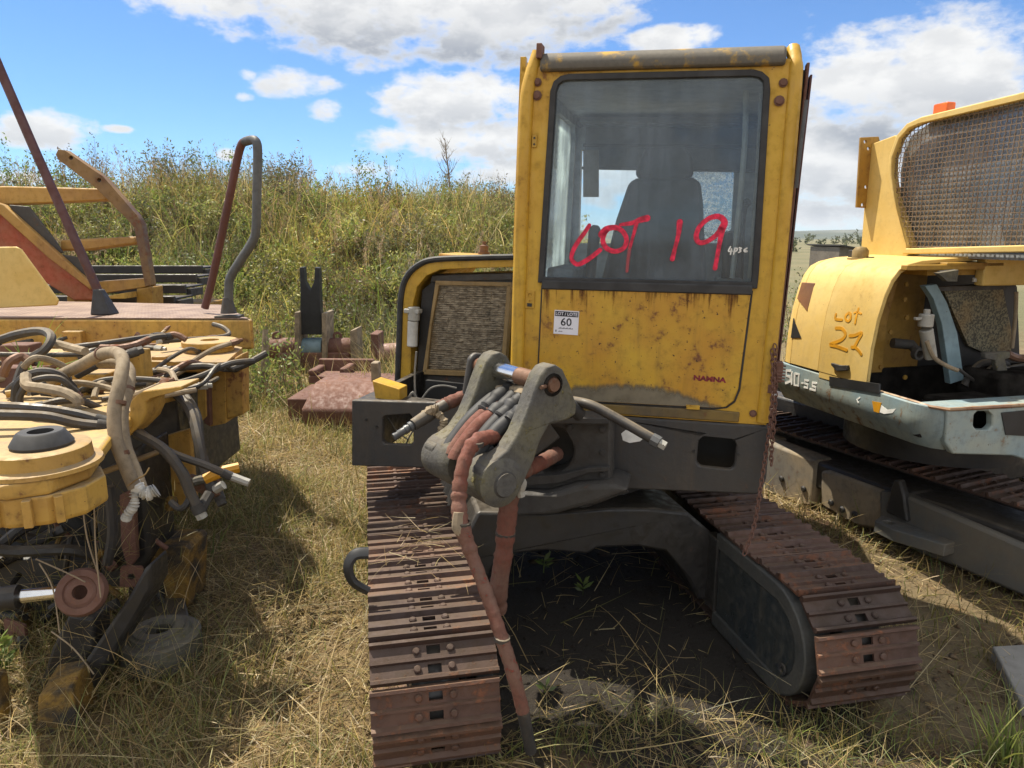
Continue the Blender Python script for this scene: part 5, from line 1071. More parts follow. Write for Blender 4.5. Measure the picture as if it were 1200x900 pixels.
mb = MB(RF); mb.plate([rd([(1096, 336), (1176, 334), (1177, 339), (1098, 341)], .44)], 'd', .43, .482); mb.build('radiator_rail', 'dark', RX)
mb = MB(RF); q = rd([(1084, 335), (1098, 333), (1110, 355), (1122, 390), (1130, 445), (1114, 450), (1110, 420), (1104, 380), (1094, 350)], .36); mb.plate([q], 'd', .36, .40); mb.build('fan_side_plate', 'lightblue', RX, .003)
a, b = RF.hp(1085, 386, .28), RF.hp(1091, 420, .28); mb = MB(RF); mb.tube([(a[0], .28, a[2]), (b[0], .28, b[2])], [.034, .030], 16); mb.build('fuel_filter', 'fcase', RX, .005)
a = RF.hp(1085, 376, .28); mb = MB(RF); mb.tube([(a[0], .28, a[2]+.035), (a[0], .28, a[2]-.03)], .036, 14); mb.tube([(a[0], .28, a[2]+.03), (a[0], .28, a[2]+.06)], .016, 10); mb.box(a[0]-.07, a[0], .27, .29, a[2]+.005, a[2]+.02); mb.build('filter_head', 'fcase', RX, .004)
def rt(l, d, r, name, mt, n=8): mb = MB(RF); mb.tube([RF.hp(px, py, d) for px, py in l], r, n, 6); mb.build(name, mt, RX)
rt([(1086, 400), (1094, 418), (1108, 428), (1122, 434)], .24, .011, 'hose', 'hosetan'); rt([(1124, 433), (1140, 445), (1152, 451), (1166, 446), (1185, 430), (1230, 425)], .30, .009, 'hose', 'hoserubber')
rt([(1150, 440), (1168, 428), (1185, 434), (1230, 450)], .28, .012, 'hose', 'hoserubber'); rt([(1191, 342), (1190, 370), (1186, 408)], .38, .010, 'hose', 'hosetan'); rt([(1180, 415), (1200, 420), (1240, 412)], .30, .022, 'hose', 'rustpin'); rt([(1130, 452), (1145, 430), (1160, 425), (1180, 428)], .34, .022, 'hose', 'hoserubber')
mb = MB(RF); q = rd([(1154, 414), (1184, 412), (1184, 419), (1178, 421), (1183, 446), (1172, 446), (1166, 422), (1155, 420)], .22); mb.plate([q], 'd', .22, .25); mb.build('engine_mount', 'cast', RX, .004)
mb = MB(RF); mb.tube([RF.hp(1100, 320, .3), RF.hp(1118, 318, .3)], .012, 8); mb.build('latch_rod', 'fcase', RX)
mb = MB(RF); q = rd([(1099, 320), (1124, 316), (1122, 330), (1110, 330)], .26); mb.plate([q], 'd', .26, .29); mb.build('latch_plate', 'cast', RX, .003)
mb = MB(RF)
for i in range(4): s, _, k = RF.hp(1142+5.6*i, 328, .34); mb.lathe((s, .34, k-.01), (0, 0, 1), [(.011, 0), (.011, .018), (.006, .022), (0, .022)], 8)
mb.build('terminal_row', 'fcase', RX)
mb = MB(RF); mb.tube([RF.hp(1046, 402, .52), RF.hp(1068, 404, .5), RF.hp(1078, 416, .45)], .028, 10); mb.lathe(RF.hp(1073, 414, .44), (0, -1, 0), [(.02, 0), (.034, 0), (.034, .03), (.02, .03), (.02, 0)], 14); mb.build('hose_union', 'castdark', RX)
def hsr(k): return float(np.interp(k, [b for a, b in HS], [a for a, b in HS]))
def hug(mb):
    'slide pieces drawn on the flat side plane onto the curved hood side'
    for i, v in enumerate(mb.v): mb.v[i] = v+RF.r*hsr((v-RF.o).dot(RF.k))
    return mb
# hood details: vent windows, handle, hinges, filler
mb = MB(RF); mb.plate([rr([(929, 331), (944, 332), (942, 365), (928, 350)], -.002)], 'r', -.0045, .004); hug(mb).build('side_lamp', paint('dull_amber_lens', (.30, .13, .03), (.14, .06, .02), rust=.3), RX, .003)
mb = MB(RF); mb.plate([rr([(927, 373), (938, 396), (926, 396)], -.002)], 'r', -.0035, .004); hug(mb).build('hood_vent', 'black', RX)
mb = MB(RF); mb.plate([rr([(976, 425), (986, 428), (995, 428), (995, 434), (983, 435), (976, 428)], -.007)], 'r', -.022, -.005); hug(mb).build('door_handle', 'darker', RX, .003)
mb = MB(RF); mb.lathe(RF.hr(1008, 300, .28), (0, 0, 1), [(.07, -.03), (.07, -.012), (.045, -.01), (.045, .03), (.03, .05), (0, .055)], 18); mb.build('filler_cap', paint('ochre_cap', (.34, .24, .09), rust=.3, dirt=.5), RX)
for px in (998, 1020, 992): mb = MB(RF); e = RF.hr(px, 303, .30); mb.box(e[0]-.012, e[0]+.012, e[1]-.02, e[1]+.02, e[2]-.02, e[2]+(.05 if px == 998 else .01)); mb.build('hood_hinge', 'darker', RX, .003)
# cab guard: side plate, frame, woven mesh, glass behind, beacon
GR = .50
guard = [(1.06, 1.635), (.735, 1.645), (.70, 1.665), (.71, 1.72), (.86, 1.98), (.905, 2.10), (.915, 2.20), (.88, 2.30), (.92, 2.33), (1.13, 2.30), (1.11, 1.70)]
mb = MB(RF); mb.plate([guard], 'r', GR, GR+.04); mb.build('guard_plate', 'pale', RX, .006)
mb = MB(RF); q = [(lambda q: (q[0], q[2]))(RF.hp(px, py, 1.10)) for px, py in [(1009, 161), (1030, 160), (1034, 178), (1033, 258), (1019, 244), (1004, 243)]]; hs = [(lambda q: (q[0], q[2]))(RF.hp(px, py, 1.10)) for px, py in ((1014, 166), (1015, 219), (1011, 240), (1018, 174))]
mb.plate([q]+[circ(a, b, .011, 8) for a, b in hs], 'd', 1.10, 1.115); mb.build('mirror_plate', 'inner', RX, .002)
mo = [(.73, 1.655), (.70, 1.70), (.86, 1.985), (.905, 2.11), (.91, 2.21), (.87, 2.32), (.80, 2.375), (.70, 2.395), (-.35, 2.425), (-.35, 1.69)]
mi = [(.70, 1.688), (.735, 1.73), (.835, 1.97), (.88, 2.11), (.885, 2.20), (.845, 2.30), (.785, 2.345), (.69, 2.362), (-.32, 2.39), (-.32, 1.725)]
mb = MB(RF); mb.plate([mo, mi], 'r', GR-.035, GR+.012); mb.build('guard_frame', 'pale', RX, .006)
def clip(poly, ax, v):
    out = []
    for i in range(len(poly)):
        p, q = poly[i], poly[(i+1) % len(poly)]
        if (p[ax]-v)*(q[ax]-v) < 0: t = (v-p[ax])/(q[ax]-p[ax]); out.append(p[1-ax]+(q[1-ax]-p[1-ax])*t)
    return sorted(out)
mb = MB(RF); st = .0275
for i, v in enumerate(np.arange(-.31, .90, st)):
    c = clip(mi, 0, v)
    if len(c) >= 2:
        ks = np.arange(c[0], c[-1], st/2); mb.tube([(GR-.012+.0035*(1 if (j+i) % 2 else -1), v, k) for j, k in enumerate(list(ks)+[c[-1]])], .0024, 4)
for i, v in enumerate(np.arange(1.70, 2.39, st)):
    c = clip(mi, 1, v)
    if len(c) >= 2: mb.tube([(GR-.012, c[0], v), (GR-.012, c[-1], v)], .0024, 4)
mb.build('guard_mesh', 'wire', RX, angle=60)
mb = MB(RF); mb.plate([[(.735, 1.68), (.87, 1.97), (.90, 2.12), (.89, 2.22), (.84, 2.32), (.72, 2.368), (-.32, 2.38), (-.32, 1.69)]], 'r', GR+.045, GR+.051); mb.build('cab_glass', 'guardglass', RX)
mb = MB(RF); mb.plate([[(.72, 1.80), (.74, 2.14), (.12, 2.16), (.12, 1.82)]], 'r', GR+.16, GR+.18); mb.build('glass_panel', 'white', RX)
mb = MB(RF); mb.box(GR+.38, GR+1.1, -.3, .95, 1.67, 2.36); mb.box(GR+.04, GR+1.1, -.3, .98, 1.64, 1.668); mb.box(GR+.02, GR+1.1, -.3, .74, 2.375, 2.405); mb.box(GR+.10, GR+.45, .90, .94, 1.67, 2.3); mb.build('cab_body', 'trim', RX)
mb = MB(RF); e = RF.hr(1098, 140, GR+.08); mb.box(e[0]-.0, e[0]+.06, e[1]-.06, e[1]+.04, e[2]-.01, e[2]+.085); mb.build('beacon', 'orange', RX, .01, seg=3)
# lettering
def rz(x0, y0, k, l, r=0): return rr([(x0+x/k, y0+y/k) for x, y in l], r)
mb = MB(RF); z = lambda l: rz(960, 350, 12.857, l, -.008)
def rs(l, w): stroke(mb, z(l), w, -.0066, .002, 'r')
rs([(195, 235), (195, 305), (290, 320)], .014); rs([(380, 215), (345, 250), (345, 310), (385, 340), (415, 305), (410, 240), (380, 215)], .014); rs([(505, 150), (500, 250), (490, 375)], .012); rs([(455, 215), (500, 205), (560, 230)], .010)
rs([(215, 445), (300, 450), (355, 510), (360, 570), (300, 630), (150, 690), (250, 720), (400, 775)], .018); rs([(430, 560), (500, 555), (600, 520), (560, 620), (515, 725), (475, 730)], .018); rs([(515, 725), (570, 770), (620, 840)], .016)
hug(mb).build('brush_lettering', 'orangepaint', RX)
mb = MB(RF); z = lambda l: rz(910, 420, 12, l, 0)
def ws(l, w): stroke(mb, z(l), w, -.003, .003, 'r', smooth=0)
ws([(205, 175), (150, 170), (150, 245), (200, 260), (205, 320), (140, 345)], .016); ws([(225, 200), (222, 355)], .014); ws([(265, 215), (262, 375), (315, 385), (325, 225), (268, 215)], .016); ws([(362, 345), (385, 350)], .009)
ws([(455, 315), (405, 305), (405, 350), (450, 370), (448, 415), (400, 405)], .011); ws([(570, 350), (515, 340), (515, 390), (562, 405), (558, 450), (480, 430)], .012); mb.build('number_lettering', 'whitepaint', RX); mb = MB(RF); ws([(1180, 550), (1140, 580), (1160, 620)], .008); mb.build('white_scrawl', 'whitepaint', RX)
mb = MB(RF); mb.plate([rr([(1022, 470), (1033, 472), (1030, 484), (1024, 482)], -.004)], 'r', -.0048, .0); mb.build('orange_decal', 'orangepaint', RX)
mb = MB(RF); mb.plate([rr([(1033, 475), (1040, 480), (1050, 479), (1046, 484), (1036, 485), (1031, 483)], -.004)], 'r', -.0048, .0); mb.build('torn_decal', 'whitepaint', RX)
# ================================================================ concrete slab at the right edge
sp = [gz(px, py, .05) for px, py in ((1163, 757), (1230, 753), (1290, 840), (1197, 824))]
mb = MB(); mb.prism([(p.x, p.y, .05) for p in sp], (0, 0, -.055)); tag(mb.build('paving_slab', 'concrete', None, .006), 'flat grey concrete slab lying on the dirt at the right edge', 'slab')
# ================================================================ the stripped chassis on the left
LM = thing('machine_chassis', (-1.6, 3.4, 0), 'stripped ochre machine chassis with a tread plate deck, bent handrail and tangled hoses', 'machine')
def hpl(l, z): return [(lambda p: (p.x, p.y))(gz(px, py, z)) for px, py in l]
def hplate(name, l, z, th, mat, bevel=.006, holes=(), parent=None): mb = MB(); mb.plate([hpl(l, z)]+[hpl(h, z) for h in holes], 'k', z-th, z); return mb.build(name, mat, parent or LM, bevel)
def vplate(name, l, Yd, th, mat, bevel=.006, parent=None, holes=()): 
    mb = MB(); f = lambda l: [(lambda p: (p.x, p.z))(at(px, py, Yd)) for px, py in l]; mb.plate([f(l)]+[f(h) for h in holes], 'd', Yd, Yd+th); return mb.build(name, mat, parent or LM, bevel)
def ltube(name, l, r, mat, n=10, sm=7, amp=0, seed=0, label=None, parent=None):
    Q = spline([at(*p) for p in l], sm) if sm else [at(*p) for p in l]; R = random.Random(seed); mb = MB(); mb.tube(Q, [r*(1+amp*R.uniform(-1, 1)) for _ in Q] if amp else r, n, 0, True); return mb.build(name, mat, parent or LM, label=label)
# deck: tread plate on a deep beam
DZ = 1.24
p0, p1 = gz(-60, 372, DZ), gz(291, 373, DZ); q1 = gz(259, 357, DZ); q0 = gz(20, 352, DZ)
BFm = Fr((p1.x, p1.y, 0), math.degrees(math.atan2(p1.y-p0.y, p1.x-p0.x)))
mb = MB(); mb.prism([(p.x, p.y, DZ) for p in (p0, p1, q1, q0)], (0, 0, -.006)); mb.build('tread_plate', 'tread', LM)
mb = MB(); mb.prism([(p0.x, p0.y-.006, DZ-.010), (p1.x+.014, p1.y-.006, DZ-.010), (p1.x+.016, p1.y+.03, DZ-.010), (q1.x+.012, q1.y+.004, DZ-.010), (q0.x, q0.y+.004, DZ-.010)], (0, 0, -.19)); mb.build('deck_beam', 'ochre', LM, .012)
mb = MB(BFm); mb.box(-1.9, -.62, .1, .62, .70, DZ-.21); mb.build('chassis_box', 'inner', LM, .01); mb = MB(BFm); mb.box(-1.7, -.75, .2, .6, 0, .70); mb.build('chassis_leg', 'darker', LM, .01)
YD = p1.y
vplate('sloping_panel', [(-60, 290), (18, 289), (24, 292), (68, 352), (66, 358), (-60, 364)], YD+.12, .02, 'pale', .008)
# bent hoop handrail
Hh = [(240, 361, YD+.30), (250, 322, YD+.28), (270, 226, YD+.22), (281, 175, YD+.20), (287, 166, YD+.18)]
ltube('handrail_leg', Hh, .026, 'maroon', 10, 4); ltube('handrail_leg', [(287, 166, YD+.18), (295, 164, YD+.12), (300, 166, YD+.08), (302, 180, YD+.07), (301, 230, YD+.06), (300, 268, YD+.06), (296, 283, YD+.06), (282, 305, YD+.06), (270, 325, YD+.06), (268, 340, YD+.06), (268, 366, YD+.06)], .028, 'greytube', 10, 5)
f = at(268, 367, YD+.06); mb = MB(); mb.tube([f+Vector((0, 0, .10)), f], [.03, .052], 10, 0, True); mb.box(f.x-.075, f.x+.075, f.y-.05, f.y+.06, DZ, DZ+.012); mb.build('handrail_foot', 'dark', LM)
ltube('long_pole', [(-60, -58, YD+.55), (40, 174, YD+.38), (118, 348, YD+.24)], .030, 'maroon', 10, 0); f = at(117, 344, YD+.24)
mb = MB(); mb.hexa([(f.x-.05, f.y-.06, DZ), (f.x+.09, f.y-.06, DZ), (f.x+.09, f.y+.06, DZ), (f.x-.05, f.y+.06, DZ), (f.x-.03, f.y-.03, DZ+.17), (f.x+.02, f.y-.03, DZ+.17), (f.x+.02, f.y+.03, DZ+.17), (f.x-.03, f.y+.03, DZ+.17)]); mb.build('pole_foot', 'dark', LM, .01)
f = gz(140, 349, DZ); mb = MB(); mb.hexa([(f.x-.12, f.y-.1, DZ), (f.x+.10, f.y-.1, DZ), (f.x+.10, f.y+.1, DZ), (f.x-.12, f.y+.1, DZ), (f.x-.12, f.y-.1, DZ+.01), (f.x+.10, f.y-.1, DZ+.05), (f.x+.10, f.y+.1, DZ+.05), (f.x-.12, f.y+.1, DZ+.01)]); mb.build('ramp_plate', 'ochre', LM, .004)
# near boss: drum body, flange, rubber mount
c = gz(44, 522, 1.12); MT['bossy'] = MT['ochre']
cz = Vector((c.x, c.y, 0))
hplate('top_plate', [(-60, 566), (0, 570), (58, 562), (105, 545), (126, 516), (140, 498), (160, 484), (178, 466), (218, 455), (206, 438), (120, 430), (-60, 470)], 1.055, .045, 'ochre', .01)
mb = MB(); mb.lathe(cz+Vector((0, 0, 1.057)), (0, 0, 1), [(.05, 0), (.175, 0), (.172, .012), (.148, .02), (.144, .06), (.136, .064), (.05, .064), (.05, 0)], 40, True); mb.build('mount_flange', 'ochre', LM, angle=30)
mb = MB(); mb.lathe(cz+Vector((.015, 0, 1.122)), (0, 0, 1), [(.034, 0), (.085, 0), (.087, .008), (.066, .042), (.060, .046), (.036, .044), (.034, 0)], 36, True); mb.build('rubber_mount', 'rubber', LM, angle=30)
mb = MB(); n = 10; L = [[(cz.x+rad*math.cos(2*math.pi*(i+.5)/n), cz.y+rad*math.sin(2*math.pi*(i+.5)/n), z) for i in range(n)] for rad, z in ((.165, .915), (.175, .925), (.175, 1.008))]; mb.rings(L); mb.build('boss_drum', 'ochre', LM, .008, angle=25)
for a in (-100, -70, -45):
    a = math.radians(a); u = Vector((math.cos(a), math.sin(a), 0)); w = Vector((-u.y, u.x, 0)); b = cz+u*.155; mb = MB(); mb.hexa([tuple(b-w*.012+Vector((0, 0, .922))), tuple(b+u*.035-w*.012+Vector((0, 0, .922))), tuple(b+u*.035+w*.012+Vector((0, 0, .922))), tuple(b+w*.012+Vector((0, 0, .922))), tuple(b-w*.012+Vector((0, 0, 1.005))), tuple(b+u*.035-w*.012+Vector((0, 0, 1.005))), tuple(b+u*.035+w*.012+Vector((0, 0, 1.005))), tuple(b+w*.012+Vector((0, 0, 1.005)))]); mb.build('boss_rib', 'ochre', LM, .003)
# rolled bracket edge in the middle
mb = MB(); e = [at(*p) for p in ((214, 452, 3.15), (190, 456, 2.95), (168, 466, 2.75))]
pr2 = []
vplate('rolled_bracket', [(152, 482), (151, 472), (158, 464), (168, 458), (214, 452), (213, 457), (180, 466), (171, 472), (171, 484), (166, 496), (150, 512), (140, 516), (142, 498)], 2.72, .16, 'ochre', .006)
# far boss on its box, with the upright plates under it
hplate('upper_plate', [(148, 423), (186, 402), (232, 396), (284, 407), (264, 425), (200, 424)], 1.125, .05, 'ochre', .008)
c2 = gz(247, 411, 1.125); mb = MB(); mb.lathe(Vector((c2.x, c2.y, 1.127)), (0, 0, 1), [(.05, 0), (.125, 0), (.125, .018), (.148, .028), (.148, .056), (.143, .060), (.05, .060), (.05, 0)], 36, True); mb.build('mount_flange', 'ochre', LM, angle=30)
YB = gz(210, 424, 1.1).y
vplate('box_front', [(150, 425), (262, 428), (262, 437), (150, 436)], YB+.03, .3, 'ochre', .006)
vplate('upright_block', [(243, 432), (264, 432), (265, 496), (246, 500), (243, 497)], YB+.05, .12, 'ochre', .006); vplate('side_block', [(264, 426), (284, 414), (285, 486), (266, 492)], YB+.06, .10, 'ochre', .010)
vplate('upright_edge', [(231, 435), (240, 434), (242, 488), (236, 494), (232, 492)], YB-.02, .04, 'ochre', .004); vplate('upright_edge', [(238, 433), (244, 433), (246, 500), (239, 496)], YB-.01, .04, 'rusty', .004)
vplate('cylinder_shield', [(208, 436), (233, 434), (234, 505), (209, 512)], YB+.15, .35, 'black', .01)
mb = MB(); f = at(276, 431, YB+.05); mb.disc(f, (0, -1, 0), .024, .012, 14, .012, True); mb.build('side_eye', 'black', LM)
# blocks and manifold on the mid deck
for i, (px, py, w, d, h, z) in enumerate(((163, 450, .10, .10, .17, 1.055), (115, 452, .16, .14, .07, 1.055), (128, 442, .10, .12, .13, 1.055), (192, 436, .08, .08, .09, 1.055), (70, 432, .14, .12, .10, 1.055), (28, 430, .16, .12, .13, 1.055), (95, 415, .12, .16, .16, 1.0), (140, 412, .1, .1, .14, 1.0), (18, 448, .1, .1, .08, 1.055), (60, 452, .09, .09, .06, 1.055), (95, 462, .08, .06, .05, 1.055))):
    f = gz(px, py, z); mb = MB(); mb.box(f.x-w/2, f.x+w/2, f.y-d/2, f.y+d/2, z-.02, z+h); mb.build('valve_block', ('ochre', 'ochre', 'rusty')[i % 3], LM, .008)
hplate('mid_deck', [(-60, 470), (206, 438), (230, 412), (150, 405), (-60, 402)], .985, .05, 'inner', .005)
mb = MB(); mb.box(-3.4, -1.75, 3.6, 4.4, .4, .93); mb.build('sub_frame', 'darker', LM, .02)
vplate('frame_side', [(-60, 470), (150, 480), (205, 455), (212, 520), (190, 560), (110, 560), (110, 640), (-60, 640)], 3.25, .06, 'darker', .01)
vplate('frame_post', [(108, 560), (166, 520), (176, 650), (150, 690), (118, 690)], 2.9, .25, 'darker', .02)
vplate('hanging_plate', [(190, 512), (222, 502), (230, 586), (212, 594), (198, 588)], 3.15, .03, 'ochre', .006); vplate('hanging_plate', [(140, 580), (156, 574), (160, 655), (150, 668), (142, 640)], 2.85, .03, 'rusty', .004)
ltube('steering_rod', [(108, 558, 2.55), (150, 543, 2.72), (184, 530, 2.9)], .012, 'tan', 8, 0)
# lower parts: rod eye, cylinder, beams, pivot ring, feet
vplate('foot_block', [(150, 644), (160, 641), (216, 640), (222, 645), (220, 712), (206, 722), (194, 716), (190, 660), (150, 660)], 3.0, .20, 'grimy', .005)
vplate('foot_web', [(150, 660), (192, 658), (208, 730), (170, 735), (150, 700)], 3.02, .15, 'darker', .01)
ltube('cylinder_rod', [(14, 700, 2.42), (78, 693, 2.46)], .026, 'chrome', 16, 0); ltube('cylinder_barrel', [(-70, 710, 2.36), (22, 699, 2.42)], .045, 'darker', 16, 0)
f = at(107, 695, 2.46); mb = MB(); mb.lathe(f+Vector((0, -.05, .03)), (.25, -.85, .45), [(.026, 0), (.088, 0), (.088, .012), (.080, .03), (.058, .034), (.054, .028), (.044, .034), (.026, .034), (.026, 0)], 30, True); mb.build('rod_eye', 'rusty', LM, angle=30)
mb = MB(); mb.tube([at(76, 694, 2.46), at(96, 694, 2.46)], [.05, .075], 14, 0, True); mb.build('rod_neck', 'rusty', LM)
vplate('long_beam', [(84, 835), (74, 812), (150, 700), (168, 668), (176, 660), (178, 690), (165, 715), (112, 800), (100, 840)], 2.42, .14, 'darker', .015); vplate('inner_beam', [(60, 760), (80, 720), (110, 725), (112, 760), (84, 800), (50, 850), (30, 850)], 2.5, .12, 'darker', .015)
hplate('pivot_arm', [(160, 716), (182, 650), (206, 660), (222, 722), (215, 738), (160, 738), (152, 730)], .12, .07, 'darker', .012)
c3 = gz(187, 741, .13); mb = MB(); mb.lathe(Vector((c3.x, c3.y, 0)), (0, 0, 1), [(.05, .01), (.16, .01), (.16, .12), (.148, .128), (.125, .128), (.115, .145), (.10, .145), (.098, .155), (.062, .158), (.05, .14), (.05, .01)], 36, True); mb.build('pivot_ring', 'cast', LM, angle=30)
f = gz(70, 862, 0); mb = MB(Fr((f.x, f.y, 0), 12)); mb.hexa([(-.075, 0, 0), (.06, 0, 0), (.06, .2, 0), (-.075, .2, 0), (-.06, .02, .15), (.05, .03, .17), (.05, .2, .175), (-.06, .2, .165)]); mb.build('foot_block', 'grimy', LM, .006)
f = gz(0, 850, 0); mb = MB(); mb.box(f.x-.25, f.x+.03, f.y-.02, f.y+.04, 0, .21); mb.build('side_plate', 'grimy', LM, .01)
for i, l in enumerate(([(-20, 615, 2.75), (40, 632, 2.8), (75, 620, 2.85)], [(0, 640, 2.7), (25, 620, 2.75), (45, 612, 2.8)], [(20, 650, 2.7), (60, 625, 2.8)], [(-30, 634, 2.6), (10, 646, 2.65), (80, 644, 2.7), (110, 652, 2.75)])): ltube('lower_strut', l, .024, 'darker', 8, 4)
vplate('dark_backing', [(-60, 655), (110, 655), (100, 690), (-60, 690)], 2.9, .2, 'black', .02); vplate('dark_backing', [(-60, 720), (60, 720), (60, 830), (-60, 850)], 2.95, .2, 'black', .02)  # black plates added as a dark backdrop behind the lower parts
# hoses
ltube('big_hose', [(60, 445, 3.0), (95, 428, 2.85), (120, 415, 2.75), (138, 414, 2.68), (144, 425, 2.62), (140, 450, 2.55), (134, 480, 2.5), (136, 515, 2.46), (148, 548, 2.44), (158, 572, 2.43)], .024, 'hosetan', 12, 8, .02, 1)
ltube('big_hose', [(118, 425, 2.9), (140, 425, 2.80), (151, 434, 2.74), (150, 455, 2.66), (143, 485, 2.58), (146, 520, 2.52), (158, 552, 2.49), (166, 574, 2.47)], .023, 'hosetan', 12, 8, .02, 2)
ltube('hose_tie', [(150, 569, 2.41), (160, 562, 2.405), (170, 556, 2.41), (175, 548, 2.42)], .003, 'tan', 5, 4)
wob([at(*p) for p in ((156, 566, 2.44), (166, 576, 2.43), (176, 578, 2.43), (184, 574, 2.44))], .022, .35, 21, 8).build('plastic_wrap', 'white', LM)
wob([at(*p) for p in ((158, 578, 2.42), (157, 592, 2.41), (150, 602, 2.41), (147, 610, 2.41))], .015, .35, 22, 8).build('plastic_wrap', 'white', LM)
HL = [([(-20, 475, 2.55), (40, 478, 2.56), (85, 484, 2.58), (124, 494, 2.6)], .018), ([(-20, 486, 2.45), (50, 488, 2.48), (90, 496, 2.52), (126, 500, 2.56)], .020), ([(18, 470, 2.8), (22, 448, 2.8), (45, 436, 2.82), (70, 440, 2.85), (84, 455, 2.88)], .018), ([(18, 455, 3.05), (30, 425, 3.1), (52, 410, 3.1), (60, 395, 3.15), (48, 388, 3.2), (20, 392, 3.25), (-10, 402, 3.25)], .020), ([(24, 480, 2.75), (24, 462, 2.75), (40, 446, 2.75), (70, 444, 2.78), (88, 460, 2.8)], .014),
      ([(75, 408, 3.3), (110, 404, 3.3), (145, 399, 3.4), (185, 393, 3.6)], .014), ([(120, 418, 3.2), (150, 408, 3.3), (178, 396, 3.4), (200, 394, 3.5)], .016), ([(-20, 415, 3.3), (50, 416, 3.3), (110, 415, 3.25)], .012), ([(90, 440, 3.1), (120, 425, 3.1), (160, 412, 3.2)], .018), ([(120, 480, 2.9), (95, 470, 2.85), (70, 470, 2.85), (40, 478, 2.8)], .016),
      ([(200, 455, 3.2), (222, 480, 3.1), (232, 515, 3.0), (240, 550, 2.95), (250, 575, 2.92)], .022), ([(210, 456, 3.25), (230, 485, 3.15), (236, 530, 3.05), (250, 566, 2.98), (258, 585, 2.95)], .020), ([(160, 508, 2.75), (190, 525, 2.72), (212, 552, 2.7), (224, 580, 2.7), (234, 600, 2.7)], .021), ([(162, 505, 2.8), (200, 530, 2.75), (240, 545, 2.75), (270, 558, 2.78)], .016), ([(200, 588, 2.7), (212, 596, 2.68), (222, 582, 2.7), (218, 556, 2.75), (200, 535, 2.8)], .013), ([(250, 380, 4.3), (262, 384, 4.25), (268, 392, 4.2), (250, 396, 4.1), (215, 398, 4.0), (190, 400, 3.9)], .014)]
for i, (l, r) in enumerate(HL):
    ltube('hose', l, r, 'hoserubber', 8, 6, .02, i); e1, e0 = at(*l[-1]), at(*l[-2]); u = (e1-e0).normalized()
    mb = MB(); mb.tube([e1-u*.035, e1+u*.004], r*1.22, 10, 0, True); mb.build('hose_ferrule', 'castdark', LM); mb = MB(); mb.tube([e1+u*.004, e1+u*.028], r*1.05, 6, 0, True); mb.build('hose_nut', ('fcase', 'rustpin', 'castdark')[i % 3], LM)
for P, Q, r in (((139, 470, 2.52), (136, 500, 2.48), .0265), ((142, 530, 2.455), (150, 552, 2.44), .0265), ((150, 455, 2.66), (144, 480, 2.59), .0255), ((118, 415, 2.76), (128, 413, 2.71), .0265)):
    a, b = at(*P), at(*Q); u = (b-a).normalized(); mb = MB(); mb.tube([a, a+u*.014], r, 14, 0, True); mb.build('hose_clamp', 'rustpin', LM)
for i, (l, r) in enumerate((([(30, 440, 2.75), (32, 452, 2.7), (50, 455, 2.68), (75, 460, 2.66), (90, 468, 2.65), (92, 474, 2.65)], .020), ([(4, 440, 2.9), (10, 425, 2.9), (25, 418, 2.95), (34, 424, 2.95)], .018), ([(64, 402, 3.2), (85, 408, 3.15), (100, 412, 3.1)], .020), ([(118, 408, 3.2), (140, 408, 3.2), (160, 404, 3.25), (175, 398, 3.3)], .018), ([(186, 433, 3.3), (200, 436, 3.2), (206, 448, 3.1)], .013), ([(190, 396, 3.5), (205, 392, 3.5), (218, 398, 3.5)], .016), ([(28, 430, 2.9), (40, 420, 2.9), (58, 422, 2.95), (76, 430, 3.0)], .014))): ltube('hose', l, r, ('hosetan', 'rustpin')[i % 2], 8, 6, .05, 40+i)
R = random.Random(11)
for i in range(22):
    px, py = R.uniform(0, 190), R.uniform(402, 470); a = gz(px, py, 1.06); l = R.uniform(.05, .16); t = R.uniform(-.6, 1.2); mb = MB(); b = a+Vector((math.cos(t)*l, math.sin(t)*l, R.uniform(-.01, .05))); mb.tube([a+Vector((0, 0, .02)), b+Vector((0, 0, .02))], R.uniform(.010, .018), 8, 0, True); mb.build('pipe_fitting', ('ochre', 'rustpin', 'hosetan', 'castdark')[i % 4], LM)
for i, (l, r, m) in enumerate((([(222, 566, 2.95), (236, 562, 2.93), (248, 560, 2.93)], .020, 'cast'), ([(234, 600, 2.7), (240, 588, 2.75), (246, 578, 2.78)], .022, 'castdark'), ([(268, 557, 2.78), (292, 566, 2.78)], .017, 'fcase'), ([(240, 562, 2.92), (262, 552, 2.95), (280, 548, 2.98)], .024, 'orangepaint'), ([(252, 574, 2.9), (262, 568, 2.9)], .020, 'fcase'), ([(222, 562, 3.0), (240, 572, 2.98), (256, 566, 2.98)], .03, 'rustpin'))): ltube('pipe_fitting', l, r, m, 8, 0)
mb = MB()
for l in ([(46, 660, 2.40), (62, 690, 2.38), (70, 742, 2.36)], [(95, 580, 2.35), (102, 630, 2.33), (115, 672, 2.34)], [(110, 575, 2.3), (112, 640, 2.3), (118, 700, 2.3)], [(42, 655, 2.4), (80, 672, 2.38), (100, 682, 2.37)], [(60, 740, 2.3), (86, 760, 2.3), (110, 790, 2.3)]): mb.tube([at(*p) for p in l], .0026, 4, 5, True)
mb.build('dead_stems', 'hosetan', LM)
